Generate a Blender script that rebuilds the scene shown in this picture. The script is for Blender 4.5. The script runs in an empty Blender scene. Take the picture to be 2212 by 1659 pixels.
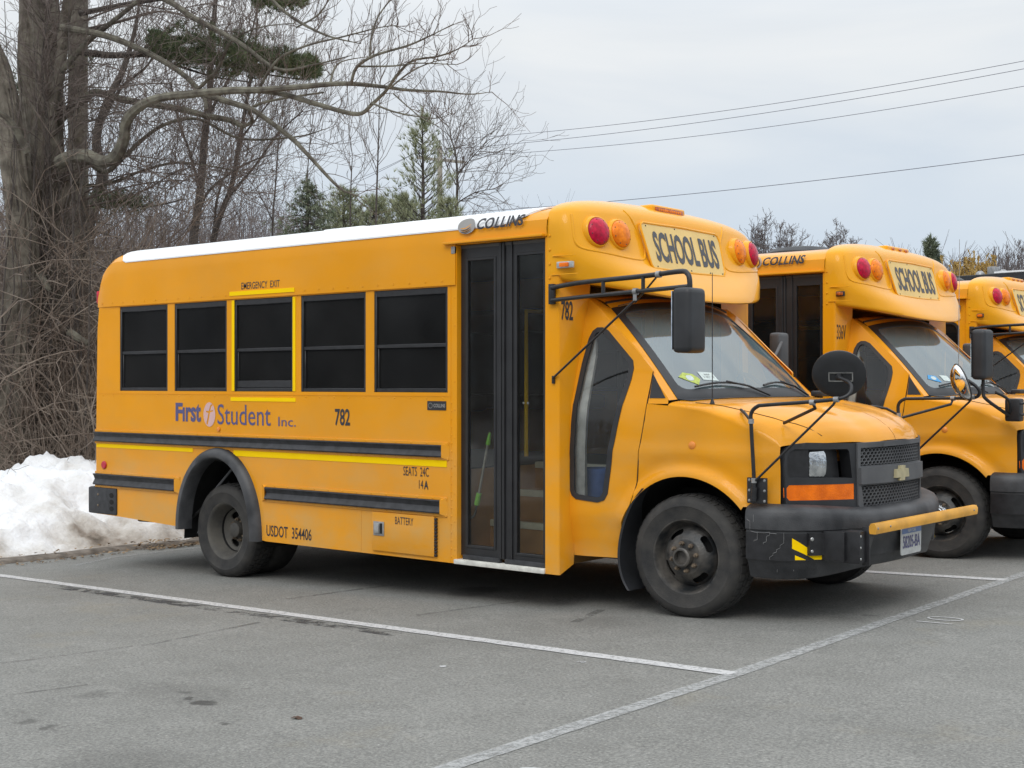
import bpy, bmesh, math, random
from mathutils import Vector, Matrix, noise
from mathutils.geometry import delaunay_2d_cdt
R = math.radians
random.seed(7)
sc = bpy.context.scene
COL = sc.collection

# ------------------------------------------------------------------ camera
CAM = Vector((4.39, -7.97, 1.4225))
RGT = Vector((.7706, .6373, 0)).normalized()
FWD = Vector((-RGT.y, RGT.x, 0))
cd = bpy.data.cameras.new('camera')
cam = bpy.data.objects.new('camera', cd); COL.objects.link(cam)
cd.sensor_width = 36; cd.lens = 36 * 2900 / 2212
cd.clip_start = .05; cd.clip_end = 2000
cam.location = CAM
cam.rotation_euler = (R(90), 0, math.atan2(-FWD.x, FWD.y))
sc.camera = cam

def at(px, py, Z):
    "point at pixel of a 2212 px wide view, Z metres deep"
    return CAM + FWD * Z + RGT * ((px - 1106) / 2900 * Z) + Vector((0, 0, (830 - py) / 2900 * Z))

# ------------------------------------------------------------------ world, sun
SUN_EL, SUN_AZ = R(42), R(150)      # azimuth measured from +X towards +Y of the light's origin, seen from the scene
w = bpy.data.worlds.new('World'); sc.world = w; w.use_nodes = True
nt = w.node_tree; N = nt.nodes; L = nt.links; N.clear()
out = N.new('ShaderNodeOutputWorld'); bg = N.new('ShaderNodeBackground'); bg2 = N.new('ShaderNodeBackground')
sky = N.new('ShaderNodeTexSky'); sky.sky_type = 'NISHITA'; sky.sun_disc = False
sun_dir = Vector((.30, -.62, .72)).normalized()      # towards the sun: high behind the camera's left shoulder
sky.sun_elevation = math.asin(sun_dir.z); sky.sun_rotation = math.atan2(sun_dir.x, sun_dir.y)
sky.air_density = 1.0; sky.dust_density = 2.0
L.new(sky.outputs[0], bg.inputs[0]); bg.inputs[1].default_value = .06
# overcast deck laid over the clear sky, brighter towards the zenith
tc = N.new('ShaderNodeTexCoord'); sep = N.new('ShaderNodeSeparateXYZ'); L.new(tc.outputs['Generated'], sep.inputs[0])
mp = N.new('ShaderNodeMapping'); mp.inputs['Scale'].default_value = (1.2, 1.2, 6.5); L.new(tc.outputs['Generated'], mp.inputs[0])
n1 = N.new('ShaderNodeTexNoise'); n1.inputs['Scale'].default_value = 1.7; n1.inputs['Detail'].default_value = 6
n1.inputs['Roughness'].default_value = .5; n1.inputs['Distortion'].default_value = .5; L.new(mp.outputs[0], n1.inputs[0])
cr = N.new('ShaderNodeValToRGB'); L.new(n1.outputs[0], cr.inputs[0])
cr.color_ramp.elements[0].position = .34; cr.color_ramp.elements[0].color = (.75, .81, .875, 1)
cr.color_ramp.elements[1].position = .62; cr.color_ramp.elements[1].color = (.90, .925, .94, 1)
zr = N.new('ShaderNodeMapRange'); L.new(sep.outputs[2], zr.inputs[0])
zr.inputs[1].default_value = .05; zr.inputs[2].default_value = .20
hz = N.new('ShaderNodeMix'); hz.data_type = 'RGBA'; L.new(zr.outputs[0], hz.inputs[0])
mixh = N.new('ShaderNodeMix'); mixh.data_type = 'RGBA'; mixh.inputs[0].default_value = .85
mixh.inputs[7].default_value = (.53, .665, .82, 1); L.new(cr.outputs[0], mixh.inputs[6])
L.new(mixh.outputs[2], hz.inputs[6]); L.new(cr.outputs[0], hz.inputs[7])
zs = N.new('ShaderNodeMapRange'); L.new(sep.outputs[2], zs.inputs[0])
zs.inputs[1].default_value = .25; zs.inputs[2].default_value = .9; zs.inputs[3].default_value = 1.0; zs.inputs[4].default_value = 2.15
L.new(hz.outputs[2], bg2.inputs[0]); L.new(zs.outputs[0], bg2.inputs[1])
ms = N.new('ShaderNodeMixShader'); ms.inputs[0].default_value = .93
L.new(bg.outputs[0], ms.inputs[1]); L.new(bg2.outputs[0], ms.inputs[2]); L.new(ms.outputs[0], out.inputs[0])
sl = bpy.data.lights.new('sun', 'SUN'); sl.energy = .9; sl.angle = R(25); sl.color = (1, .965, .91)
so = bpy.data.objects.new('sun', sl); COL.objects.link(so)
so.rotation_euler = (-sun_dir).to_track_quat('-Z', 'Y').to_euler(); so.location = (0, 0, 30)
vs = sc.view_settings; vs.view_transform = 'Standard'; vs.look = 'None'; vs.gamma = 1; vs.exposure = 0.0
vs.use_curve_mapping = False
sc.cycles.max_bounces = 8; sc.cycles.transparent_max_bounces = 16

# ------------------------------------------------------------------ materials
def mat(name, col, rough=.5, metal=0, var=0, vscale=8, bump=0, bscale=60, coat=0, col2=None, vlo=.35, vhi=.65, detail=6, spec=.5):
    m = bpy.data.materials.new(name); m.use_nodes = True
    n = m.node_tree.nodes; l = m.node_tree.links; b = n['Principled BSDF']
    b.inputs['Base Color'].default_value = (*col, 1); b.inputs['Roughness'].default_value = rough
    b.inputs['Metallic'].default_value = metal; b.inputs['Coat Weight'].default_value = coat
    b.inputs['Coat Roughness'].default_value = .08; b.inputs['Specular IOR Level'].default_value = spec
    tcn = n.new('ShaderNodeTexCoord')
    if var or col2:
        no = n.new('ShaderNodeTexNoise'); no.inputs['Scale'].default_value = vscale; no.inputs['Detail'].default_value = detail
        l.new(tcn.outputs['Object'], no.inputs[0])
        c = n.new('ShaderNodeValToRGB'); l.new(no.outputs[0], c.inputs[0])
        c.color_ramp.elements[0].position = vlo; c.color_ramp.elements[1].position = vhi
        c2 = col2 or tuple(min(1, x * (1 + var)) for x in col)
        c1 = col if col2 else tuple(x * (1 - var) for x in col)
        c.color_ramp.elements[0].color = (*c1, 1); c.color_ramp.elements[1].color = (*c2, 1)
        l.new(c.outputs[0], b.inputs['Base Color'])
    if bump:
        no = n.new('ShaderNodeTexNoise'); no.inputs['Scale'].default_value = bscale; no.inputs['Detail'].default_value = 5
        l.new(tcn.outputs['Object'], no.inputs[0])
        bu = n.new('ShaderNodeBump'); bu.inputs['Strength'].default_value = bump; bu.inputs['Distance'].default_value = .01
        l.new(no.outputs[0], bu.inputs['Height']); l.new(bu.outputs[0], b.inputs['Normal'])
    return m

def paint(name, col, dirt=(.60, .36, .12), rough=.38, amount=.85):
    "bus enamel: slow tone drift, dusty blotches below the belt, slight orange peel"
    m = bpy.data.materials.new(name); m.use_nodes = True
    n = m.node_tree.nodes; l = m.node_tree.links; b = n['Principled BSDF']
    b.inputs['Specular IOR Level'].default_value = .12; b.inputs['Coat Weight'].default_value = .8; b.inputs['Coat IOR'].default_value = 1.27; b.inputs['Coat Roughness'].default_value = .10
    tcn = n.new('ShaderNodeTexCoord')
    a = n.new('ShaderNodeTexNoise'); a.inputs['Scale'].default_value = 1.3; a.inputs['Detail'].default_value = 5; l.new(tcn.outputs['Object'], a.inputs[0])
    c = n.new('ShaderNodeValToRGB'); l.new(a.outputs[0], c.inputs[0])
    c.color_ramp.elements[0].position = .3; c.color_ramp.elements[1].position = .7
    c.color_ramp.elements[0].color = (*[x * .93 for x in col], 1); c.color_ramp.elements[1].color = (*[min(1, x * 1.05) for x in col], 1)
    d = n.new('ShaderNodeTexNoise'); d.inputs['Scale'].default_value = 2.4; d.inputs['Detail'].default_value = 9; d.inputs['Roughness'].default_value = .62
    mpn = n.new('ShaderNodeMapping'); mpn.inputs['Scale'].default_value = (1, 1, 1.6); l.new(tcn.outputs['Object'], mpn.inputs[0]); l.new(mpn.outputs[0], d.inputs[0])
    s = n.new('ShaderNodeSeparateXYZ'); l.new(tcn.outputs['Object'], s.inputs[0])
    h = n.new('ShaderNodeMapRange'); l.new(s.outputs[2], h.inputs[0]); h.inputs[1].default_value = 1.35; h.inputs[2].default_value = .25
    h.inputs[3].default_value = .18; h.inputs[4].default_value = 1
    r = n.new('ShaderNodeMapRange'); l.new(d.outputs[0], r.inputs[0]); r.inputs[1].default_value = .42; r.inputs[2].default_value = .72; r.inputs[3].default_value = 0.15
    mu = n.new('ShaderNodeMath'); mu.operation = 'MULTIPLY'; l.new(h.outputs[0], mu.inputs[0]); l.new(r.outputs[0], mu.inputs[1])
    m2 = n.new('ShaderNodeMath'); m2.operation = 'MULTIPLY'; l.new(mu.outputs[0], m2.inputs[0]); m2.inputs[1].default_value = amount
    mx = n.new('ShaderNodeMix'); mx.data_type = 'RGBA'; l.new(m2.outputs[0], mx.inputs[0]); l.new(c.outputs[0], mx.inputs[6]); mx.inputs[7].default_value = (*dirt, 1)
    l.new(mx.outputs[2], b.inputs['Base Color'])
    ro = n.new('ShaderNodeMath'); ro.operation = 'MULTIPLY_ADD'; l.new(m2.outputs[0], ro.inputs[0]); ro.inputs[1].default_value = 1.0; ro.inputs[2].default_value = rough
    l.new(ro.outputs[0], b.inputs['Roughness'])
    bn = n.new('ShaderNodeTexNoise'); bn.inputs['Scale'].default_value = 2.2; bn.inputs['Detail'].default_value = 2; l.new(tcn.outputs['Object'], bn.inputs[0])
    bu = n.new('ShaderNodeBump'); bu.inputs['Strength'].default_value = .22; bu.inputs['Distance'].default_value = .05
    l.new(bn.outputs[0], bu.inputs['Height']); l.new(bu.outputs[0], b.inputs['Normal'])
    return m

def glass(name, tint, ior=1.5, dust_glare=0, dust_glare_col=(.5, .55, .56), rough=.02, dscale=3):  # diffuse veil: thin dust, plus pale reflections put into the colour
    m = bpy.data.materials.new(name); m.use_nodes = True
    n = m.node_tree.nodes; l = m.node_tree.links; n.remove(n['Principled BSDF']); o = n['Material Output']
    t = n.new('ShaderNodeBsdfTransparent'); t.inputs[0].default_value = (*tint, 1)
    g = n.new('ShaderNodeBsdfGlossy'); g.inputs['Roughness'].default_value = rough; g.inputs[0].default_value = (1, 1, 1, 1)
    fr = n.new('ShaderNodeFresnel'); fr.inputs[0].default_value = ior
    mx = n.new('ShaderNodeMixShader'); l.new(fr.outputs[0], mx.inputs[0]); l.new(t.outputs[0], mx.inputs[1]); l.new(g.outputs[0], mx.inputs[2])
    if dust_glare:
        df = n.new('ShaderNodeBsdfDiffuse'); df.inputs[0].default_value = (*dust_glare_col, 1)
        no = n.new('ShaderNodeTexNoise'); no.inputs['Scale'].default_value = dscale; no.inputs['Detail'].default_value = 7
        tcn = n.new('ShaderNodeTexCoord'); l.new(tcn.outputs['Object'], no.inputs[0])
        r = n.new('ShaderNodeMapRange'); l.new(no.outputs[0], r.inputs[0]); r.inputs[1].default_value = .3; r.inputs[2].default_value = .75
        r.inputs[3].default_value = dust_glare * .6; r.inputs[4].default_value = dust_glare * 1.4
        m2 = n.new('ShaderNodeMixShader'); l.new(r.outputs[0], m2.inputs[0]); l.new(mx.outputs[0], m2.inputs[1]); l.new(df.outputs[0], m2.inputs[2])
        mx = m2
    l.new(mx.outputs[0], o.inputs[0])
    return m

YEL = (.82, .327, .003)
M = dict(
    paint=paint('school_bus_enamel', YEL),
    paint2=paint('front_cap_enamel', (.84, .375, .010), rough=.42, amount=.2),
    white=mat('white_roof_paint', (.80, .81, .82), .45, var=.03, vscale=3),
    black=mat('black_paint', (.016, .016, .018), .42, var=.3, vscale=20),
    door=mat('door_black_paint', (.013, .013, .0145), .42, col2=(.021, .021, .023), vscale=7, coat=.1),
    rubber=mat('black_rubber', (.032, .033, .037), .6, var=.35, vscale=14, bump=.15, bscale=120),
    tyre=mat('tyre_rubber', (.020, .020, .021), .8, col2=(.058, .054, .049), vscale=9, bump=.25, bscale=90, vlo=.3, vhi=.75),
    rim=mat('dirty_wheel_steel', (.022, .024, .026), .42, col2=(.115, .104, .092), vscale=9, bump=.3, bscale=60, metal=.2),
    rimr=mat('dusty_wheel_steel', (.055, .053, .050), .75, col2=(.10, .092, .078), vscale=7, bump=.3, bscale=50),
    rust=mat('rusty_lug_steel', (.08, .058, .042), .8, col2=(.20, .15, .10), vscale=30, bump=.4, bscale=120),
    plast=mat('weathered_grey_plastic', (.055, .057, .062), .62, col2=(.10, .102, .107), vscale=4, bump=.15, bscale=160),
    plastd=mat('dark_trim_plastic', (.022, .023, .026), .5, var=.25, vscale=6, bump=.1, bscale=160),
    bump=mat('scuffed_bumper_plastic', (.020, .021, .024), .5, col2=(.062, .063, .067), vscale=5.5, bump=.2, bscale=140),
    steel=mat('bright_steel', (.55, .55, .54), .35, metal=.9, var=.15, vscale=30),
    galv=mat('dull_grey_metal', (.33, .33, .33), .5, metal=.6, var=.2, vscale=20),
    chrome=mat('lamp_reflector', (.50, .52, .54), .14, metal=1, col2=(.78, .80, .82), vscale=22, bump=.35, bscale=38),
    tape=mat('yellow_reflective_tape', (1.0, .64, .0), .6, var=.03, vscale=5, spec=.1),
    signf=mat('sign_face_yellow', (.78, .55, .20), .5, var=.06, vscale=4),
    ink=mat('black_lettering', (.030, .030, .036), .5, var=.2, vscale=40),
    inkg=mat('sign_lettering', (.075, .078, .090), .55),
    blue=mat('blue_lettering', (.085, .082, .20), .5),
    pink=mat('faded_pink_emblem', (.66, .42, .40), .55),
    grey=mat('grey_lettering', (.30, .29, .28), .4),
    redl=mat('red_lamp_lens', (.50, .004, .040), .3, var=.30, vscale=26, bump=.4, bscale=45, coat=.25, spec=.2),
    amb=mat('amber_lamp_lens', (.95, .22, .002), .3, var=.25, vscale=26, bump=.4, bscale=45, coat=.25, spec=.2),
    ambd=mat('dim_amber_lens', (.45, .10, .012), .3, var=.45, vscale=60, coat=.4),
    turn=mat('turn_signal_lens', (.92, .17, .002), .22, var=.2, vscale=11, bump=.3, bscale=100, coat=.4, spec=.2),
    refl=mat('red_reflector', (.50, .012, .04), .3, var=.2, vscale=60),
    trim=mat('amber_reflector', (.80, .27, .04), .4),
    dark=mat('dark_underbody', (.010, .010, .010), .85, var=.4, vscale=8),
    wood=mat('interior_tan_panel', (.42, .22, .065), .6, var=.15, vscale=6),
    nose=mat('step_nosing', (.70, .72, .64), .5, var=.12, vscale=12),
    vinyl=mat('dark_vinyl', (.015, .017, .02), .5),
    inter=mat('interior_grey', (.10, .10, .095), .7, var=.1, vscale=4),
    sill=mat('white_step_sill', (.66, .65, .60), .55, var=.18, vscale=14),
    bar=mat('crossing_bar_yellow', (.70, .34, .035), .42, var=.15, vscale=8),
    bow=mat('tan_emblem', (.42, .37, .22), .45, var=.1, vscale=30),
    plate=mat('plate_white', (.50, .51, .50), .45, var=.08, vscale=30),
    plateb=mat('plate_blue', (.10, .16, .32), .45),
    inside=glass('side_glass_tinted', (.06, .06, .06), 1.24, dust_glare=.030, dust_glare_col=(.42, .42, .42), rough=.10, dscale=2.2),
    doorg=glass('door_glass', (.84, .84, .80), 1.26, dust_glare=.012, dust_glare_col=(.5, .5, .5), rough=.05, dscale=9),
    cabg=glass('cab_side_glass', (.82, .84, .84), 1.5, dust_glare=.03, rough=.02),
    wind=glass('windshield_glass', (.40, .46, .47), 2.5, dust_glare=.15, dust_glare_col=(.42, .60, .65), rough=.06, dscale=1.2),  # bluish veil also stands in for reflected sky
    mirr=mat('mirror_glass', (.85, .85, .85), .03, metal=1),
    green=mat('lime_plastic', (.22, .62, .05), .45),
    bucket=mat('blue_plastic', (.12, .24, .62), .5, var=.15),
    paper=mat('sticker_paper', (.55, .62, .60), .6, var=.1, vscale=60),
    stickg=mat('sticker_lime', (.42, .50, .10), .6, var=.2, vscale=60),
    stickb=mat('sticker_blue', (.06, .30, .60), .6),
)

# ------------------------------------------------------------------ mesh helpers
def link(name, me, m, parent=None, smooth=True, ang=38):
    if m is not None: me.materials.append(m)
    if smooth and len(me.polygons):
        me.shade_smooth(); me.set_sharp_from_angle(angle=R(ang))
    o = bpy.data.objects.new(name, me); COL.objects.link(o)
    if parent is not None: o.parent = parent
    return o

def tag(o, label=None, cat=None, group=None, kind=None):
    if label: o['label'] = label
    if cat: o['category'] = cat
    if group: o['group'] = group
    if kind: o['kind'] = kind
    return o

def thing(name, label, cat, loc=(0, 0, 0), rotz=0, group=None):
    o = bpy.data.objects.new(name, None); COL.objects.link(o)
    o.location = loc; o.rotation_euler = (0, 0, rotz); o.empty_display_size = .2
    return tag(o, label, cat, group)

class MB:
    "collects pieces of one mesh"
    def __init__(s): s.v = []; s.f = []
    def add(s, vs, fs, mx=None):
        k = len(s.v)
        s.v += [tuple(mx @ Vector(p)) for p in vs] if mx is not None else [tuple(p) for p in vs]
        s.f += [tuple(i + k for i in f) for f in fs]
        return s
    def box(s, lo, hi, bev=0, mx=None, seg=2):
        bm = bmesh.new(); bmesh.ops.create_cube(bm, size=1)
        for v in bm.verts:
            v.co = Vector([(lo[i] + hi[i]) / 2 + v.co[i] * (hi[i] - lo[i]) for i in range(3)])
        if bev: bmesh.ops.bevel(bm, geom=bm.edges[:], offset=bev, segments=seg, affect='EDGES', profile=.6)
        return s.bm(bm, mx)
    def bm(s, bm, mx=None):
        bm.verts.index_update()
        s.add([v.co.copy() for v in bm.verts], [[v.index for v in f.verts] for f in bm.faces], mx); bm.free(); return s
    def tube(s, pts, r, n=8, cap=True, close=False):
        pts = [Vector(p) for p in pts]; rs = r if isinstance(r, (list, tuple)) else [r] * len(pts)
        k = len(s.v); prev = None; m = len(pts)
        for i, p in enumerate(pts):
            t = (pts[min(i + 1, m - 1)] - pts[max(i - 1, 0)])
            t = t.normalized() if t.length > 1e-9 else Vector((0, 0, 1))
            if prev is None:
                a = Vector((0, 0, 1)) if abs(t.z) < .9 else Vector((1, 0, 0))
                u = t.cross(a).normalized()
            else:
                u = (prev - t * prev.dot(t))
                u = u.normalized() if u.length > 1e-6 else t.orthogonal().normalized()
            prev = u; w_ = t.cross(u)
            for j in range(n):
                an = 2 * math.pi * j / n
                s.v.append(tuple(p + (u * math.cos(an) + w_ * math.sin(an)) * rs[i]))
        for i in range(m - 1):
            for j in range(n):
                a = k + i * n + j; b = k + i * n + (j + 1) % n
                s.f.append((a, b, b + n, a + n))
        if cap:
            s.f.append(tuple(k + j for j in range(n))[::-1]); s.f.append(tuple(k + (m - 1) * n + j for j in range(n)))
        return s
    def lathe(s, prof, n=32, mx=None, closed=False):
        "profile of (radius, y) turned about the y axis"
        vs = []; fs = []
        for (r, y) in prof:
            for j in range(n):
                an = 2 * math.pi * j / n; vs.append((r * math.cos(an), y, r * math.sin(an)))
        for i in range(len(prof) - 1):
            for j in range(n):
                a = i * n + j; b = i * n + (j + 1) % n
                fs.append((a, a + n, b + n, b))
        return s.add(vs, fs, mx)
    def dome(s, c, r, ax, n=8, h=.5):
        "rivet or bolt head: squashed hemisphere, ax = unit direction out"
        ax = Vector(ax).normalized(); u = ax.orthogonal().normalized(); w_ = ax.cross(u); c = Vector(c)
        vs = []; fs = []
        for q, (rr, hh) in enumerate(((1, 0), (.75, .66))):
            for j in range(n):
                an = 2 * math.pi * j / n; vs.append(c + (u * math.cos(an) + w_ * math.sin(an)) * r * rr + ax * r * h * hh)
        vs.append(c + ax * r * h)
        for j in range(n):
            fs.append((j, (j + 1) % n, n + (j + 1) % n, n + j)); fs.append((n + j, n + (j + 1) % n, 2 * n))
        return s.add(vs, fs)
    def prism(s, poly, z0, z1, mx=None, bev=0):
        "polygon in xy extruded along z"
        bm = bmesh.new(); vs = [bm.verts.new((x, y, z0)) for x, y in poly]; f = bm.faces.new(vs)
        r = bmesh.ops.extrude_face_region(bm, geom=[f])
        for e in r['geom']:
            if isinstance(e, bmesh.types.BMVert): e.co.z = z1
        if bev: bmesh.ops.bevel(bm, geom=bm.edges[:], offset=bev, segments=2, affect='EDGES')
        return s.bm(bm, mx)
    def build(s, name, m, parent=None, smooth=True, ang=38, fix=True):
        me = bpy.data.meshes.new(name); me.from_pydata(s.v, [], s.f); me.update()
        if fix:
            bm = bmesh.new(); bm.from_mesh(me); bmesh.ops.recalc_face_normals(bm, faces=bm.faces[:]); bm.to_mesh(me); bm.free()
        return link(name, me, m, parent, smooth, ang)

def inpoly(x, y, P):
    c = False; j = len(P) - 1
    for i in range(len(P)):
        xi, yi = P[i]; xj, yj = P[j]
        if (yi > y) != (yj > y) and x < (xj - xi) * (y - yi) / (yj - yi) + xi: c = not c
        j = i
    return c

def dens(P, step):
    o = []
    for i in range(len(P)):
        a = P[i]; b = P[(i + 1) % len(P)]; d = math.hypot(b[0] - a[0], b[1] - a[1]); n = max(1, int(math.ceil(d / step)))
        for k in range(n): o.append((a[0] + (b[0] - a[0]) * k / n, a[1] + (b[1] - a[1]) * k / n))
    return o

def rrect(x0, y0, x1, y1, r, n=5):
    o = []
    for cx, cy, a0 in ((x1 - r, y0 + r, -90), (x1 - r, y1 - r, 0), (x0 + r, y1 - r, 90), (x0 + r, y0 + r, 180)):
        for k in range(n + 1):
            an = R(a0 + 90 * k / n); o.append((cx + r * math.cos(an), cy + r * math.sin(an)))
    return o

def sheet(mb, outline, holes, fn, step=None, thick=None):
    "outline with holes in 2D, filled, mapped to 3D by fn; thick = rim depth vector or function"
    if step:
        outline = dens(outline, step); holes = [dens(h, step) for h in holes]
    V = []; E = []
    for P in [outline] + holes:
        k = len(V); V += [Vector(p) for p in P]; E += [(k + i, k + (i + 1) % len(P)) for i in range(len(P))]
    if step:
        xs = [p[0] for p in outline]; ys = [p[1] for p in outline]
        nx = int((max(xs) - min(xs)) / step); ny = int((max(ys) - min(ys)) / step)
        for i in range(1, nx + 1):
            for j in range(1, ny + 1):
                x = min(xs) + i * step + (.5 * step if j % 2 else 0); y = min(ys) + j * step
                if inpoly(x, y, outline) and not any(inpoly(x, y, h) for h in holes): V.append(Vector((x, y)))
    r = delaunay_2d_cdt(V, E, [], 0, 1e-6)
    vs, fs = r[0], r[2]; keep = []
    for f in fs:
        cx = sum(vs[i].x for i in f) / 3; cy = sum(vs[i].y for i in f) / 3
        if inpoly(cx, cy, outline) and not any(inpoly(cx, cy, h) for h in holes): keep.append(tuple(f))
    P3 = [Vector(fn(v.x, v.y)) for v in vs]
    k0 = len(mb.v); mb.v += [tuple(p) for p in P3]; mb.f += [tuple(i + k0 for i in f) for f in keep]
    if thick is not None:
        cnt = {}
        for f in keep:
            for q in range(3):
                a, b = f[q], f[(q + 1) % 3]; cnt.setdefault((min(a, b), max(a, b)), []).append((a, b))
        idx = {}
        for e, l_ in cnt.items():
            if len(l_) == 1:
                a, b = l_[0]
                for q in (a, b):
                    if q not in idx:
                        t = thick(vs[q].x, vs[q].y) if callable(thick) else thick
                        idx[q] = len(mb.v); mb.v.append(tuple(P3[q] + Vector(t)))
                mb.f.append((k0 + b, k0 + a, idx[a], idx[b]))
    return mb

def textmesh(body, bold=0, shear=0, spacing=1.0):
    c = bpy.data.curves.new('t', 'FONT'); c.body = body; c.size = 1; c.offset = bold; c.shear = shear; c.space_character = spacing
    c.resolution_u = 3; c.fill_mode = 'FRONT'
    o = bpy.data.objects.new('t', c); COL.objects.link(o)
    dg = bpy.context.evaluated_depsgraph_get(); me = bpy.data.meshes.new_from_object(o.evaluated_get(dg))
    vs = [v.co.copy() for v in me.vertices]; fs = [tuple(p.vertices) for p in me.polygons]
    bpy.data.objects.remove(o); bpy.data.curves.remove(c); bpy.data.meshes.remove(me)
    return vs, fs

TC = {}
def text(mb, body, x0, z0, x1, z1, fn, bold=0, shear=0, spacing=1.0):
    "lettering fitted into the box x0..x1, z0..z1 and mapped by fn(u, v)"
    key = (body, bold, shear, spacing)
    if key not in TC: TC[key] = textmesh(*key)
    vs, fs = TC[key]
    ax = min(v.x for v in vs); bx = max(v.x for v in vs); ay = min(v.y for v in vs); by = max(v.y for v in vs)
    mb.add([fn(x0 + (v.x - ax) / (bx - ax) * (x1 - x0), z0 + (v.y - ay) / (by - ay) * (z1 - z0)) for v in vs], fs)
    return mb

def smooth_path(pts, k=6):
    pts = [Vector(p) for p in pts]; o = []
    for i in range(len(pts) - 1):
        p0 = pts[max(i - 1, 0)]; p1 = pts[i]; p2 = pts[i + 1]; p3 = pts[min(i + 2, len(pts) - 1)]
        for j in range(k):
            t = j / k
            o.append(.5 * ((2 * p1) + (p2 - p0) * t + (2 * p0 - 5 * p1 + 4 * p2 - p3) * t * t + (3 * p1 - p0 - 3 * p2 + p3) * t ** 3))
    o.append(pts[-1]); return o

def interp(tab, x):
    if x <= tab[0][0]: return tab[0][1]
    for (a, b), (c, d) in zip(tab, tab[1:]):
        if x <= c:
            t = (x - a) / (c - a); return b + (d - b) * t
    return tab[-1][1]
def sst(t): t = max(0, min(1, t)); return t * t * (3 - 2 * t)
def gz(x): return .0305 * max(-7.2, min(6, x))     # the lot falls gently towards the snow bank
# ================================================================== BUS
XR, XF, XS = -5.935, -.913, -5.63          # rear end, roof/cap seam, start of the rear rounding
ZV, ZD = 2.455, 2.36         # where the roof curve starts, top of the door
def prof(phi, H=.168):                             # roof cross-section beyond the vertical wall
    c = max(0, math.cos(phi)); s_ = max(0, math.sin(phi))
    return 1.2 * c ** (2 / 2.9), ZV + H * s_ ** (2 / 2.9)
PROF = [(0, 1.2, 2.094)]; _l = ZV - 2.094; PROF.append((_l, 1.2, ZV))
_p = (1.2, ZV)
for i in range(1, 241):
    t = i / 240; phi = (t ** 1.5 if t < .5 else 1 - (1 - t) ** 1.5 * 1.0)  # finer at the ends
    phi = math.pi / 2 * t
    q = prof(phi); _l += math.hypot(q[0] - _p[0], q[1] - _p[1]); PROF.append((_l, q[0], q[1])); _p = q
SMAX = _l
def prof_s(s_):
    lo, hi = 0, len(PROF) - 1
    if s_ <= 0: return 1.2, 2.094
    if s_ >= SMAX: return 0., PROF[-1][2]
    while hi - lo > 1:
        m_ = (lo + hi) // 2
        if PROF[m_][0] <= s_: lo = m_
        else: hi = m_
    a, b = PROF[lo], PROF[hi]; t = (s_ - a[0]) / (b[0] - a[0])
    return a[1] + (b[1] - a[1]) * t, a[2] + (b[2] - a[2]) * t
def roof(X, s_, off=0):
    y, z = prof_s(s_)
    if X < XS:
        t = min(1, (XS - X) / (XS - XR)); k = math.sqrt(max(0, 1 - t * t))
        z = 2.094 + (z - 2.094) * (.12 + .88 * k) if z > 2.094 else z
        y = y * (1 - .012 * (1 - k)); X = XS - (XS - XR) * t
    if off:
        n = Vector((0, (abs(y) / 1.2) ** 1.9 / 1.2, (max(0, z - ZV) / .168) ** 1.9 / .168)); n = n.normalized() if n.length > 1e-9 else Vector((0, 0, 1))
        y += n.y * off; z += n.z * off
    return X, y, z

# cab shell
def cabW(X, z):
    b = 1.0 - .02 * sst((z - 1.12) / .25)
    if z > 1.30: b = .98 - .27 * (z - 1.30)
    b += .085 * sst((-.28 - X) / .54)
    if X > .05: b -= .075 * min(1.3, (X - .05) / .55) ** 2
    if z < .62: b -= .05 * sst((.62 - z) / .3) * (1 if X < -.2 else 0)
    if z < 1.2 and X > -.62:                                 # swage above the wheel arch
        r = math.hypot(X, z - .37); b += .030 * math.exp(-((r - .500) / .038) ** 4) * sst((z - .45) / .15) - .008 * math.exp(-((r - .585) / .04) ** 2)
    b += .008 * math.exp(-((z - 1.0) / .05) ** 2) - .006 * math.exp(-((z - .52) / .012) ** 2) * (1 if X < -.3 else 0)
    return b
XE = .60
def hoodZ(X): return interp([(-.14, 1.338), (.0, 1.33), (.15, 1.315), (.3, 1.285), (.42, 1.245), (.5, 1.205), (.56, 1.155), (.59, 1.11), (.60, 1.078)], X)
def hoodS(X): return interp([(-.30, 1.30), (-.14, 1.285), (.1, 1.25), (.3, 1.19), (.45, 1.12), (.55, 1.07), (.60, 1.05)], X)
def Xf(y): return .90 - .30 * (min(.96, abs(y)) / .95) ** 2.4
def front(X, s_):
    "fender side below the shoulder, rounding over to the hood centreline; s_ > shoulder runs inwards"
    zs = hoodS(X)
    if s_ <= zs: return X, cabW(X, s_), s_
    w_ = cabW(X, zs); zc = hoodZ(X); L_ = w_ + .1
    t = min(1, (s_ - zs) / L_); phi = math.pi / 2 * t; n_ = 2 / 3.0
    # blend of arc and crown
    y = w_ * max(0, math.cos(phi)) ** n_ if t < 1 else 0
    z = zs + (zc - zs) * max(0, math.sin(phi)) ** n_
    yy = min(.95, y / max(.01, w_) * .95)
    x0 = -.14 + .15 * (1 - (yy / .95) ** 2)
    if X > -.14: X2 = x0 + (X + .14) / (XE + .14) * (Xf(yy) - x0)
    else: X2 = X
    z -= .012 * math.exp(-((y - .30) / .10) ** 2) * sst((X) / .3)      # hood crease
    return X2, y, z
def hood_up(X, y_, off=.0):
    "point on the front shell at |y|"
    lo, hi = hoodS(X), hoodS(X) + cabW(X, hoodS(X)) + .1
    for _ in range(30):
        m_ = (lo + hi) / 2
        if front(X, m_)[1] > y_: lo = m_
        else: hi = m_
    p = front(X, lo); return Vector((p[0], p[1], p[2] + off))

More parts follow.
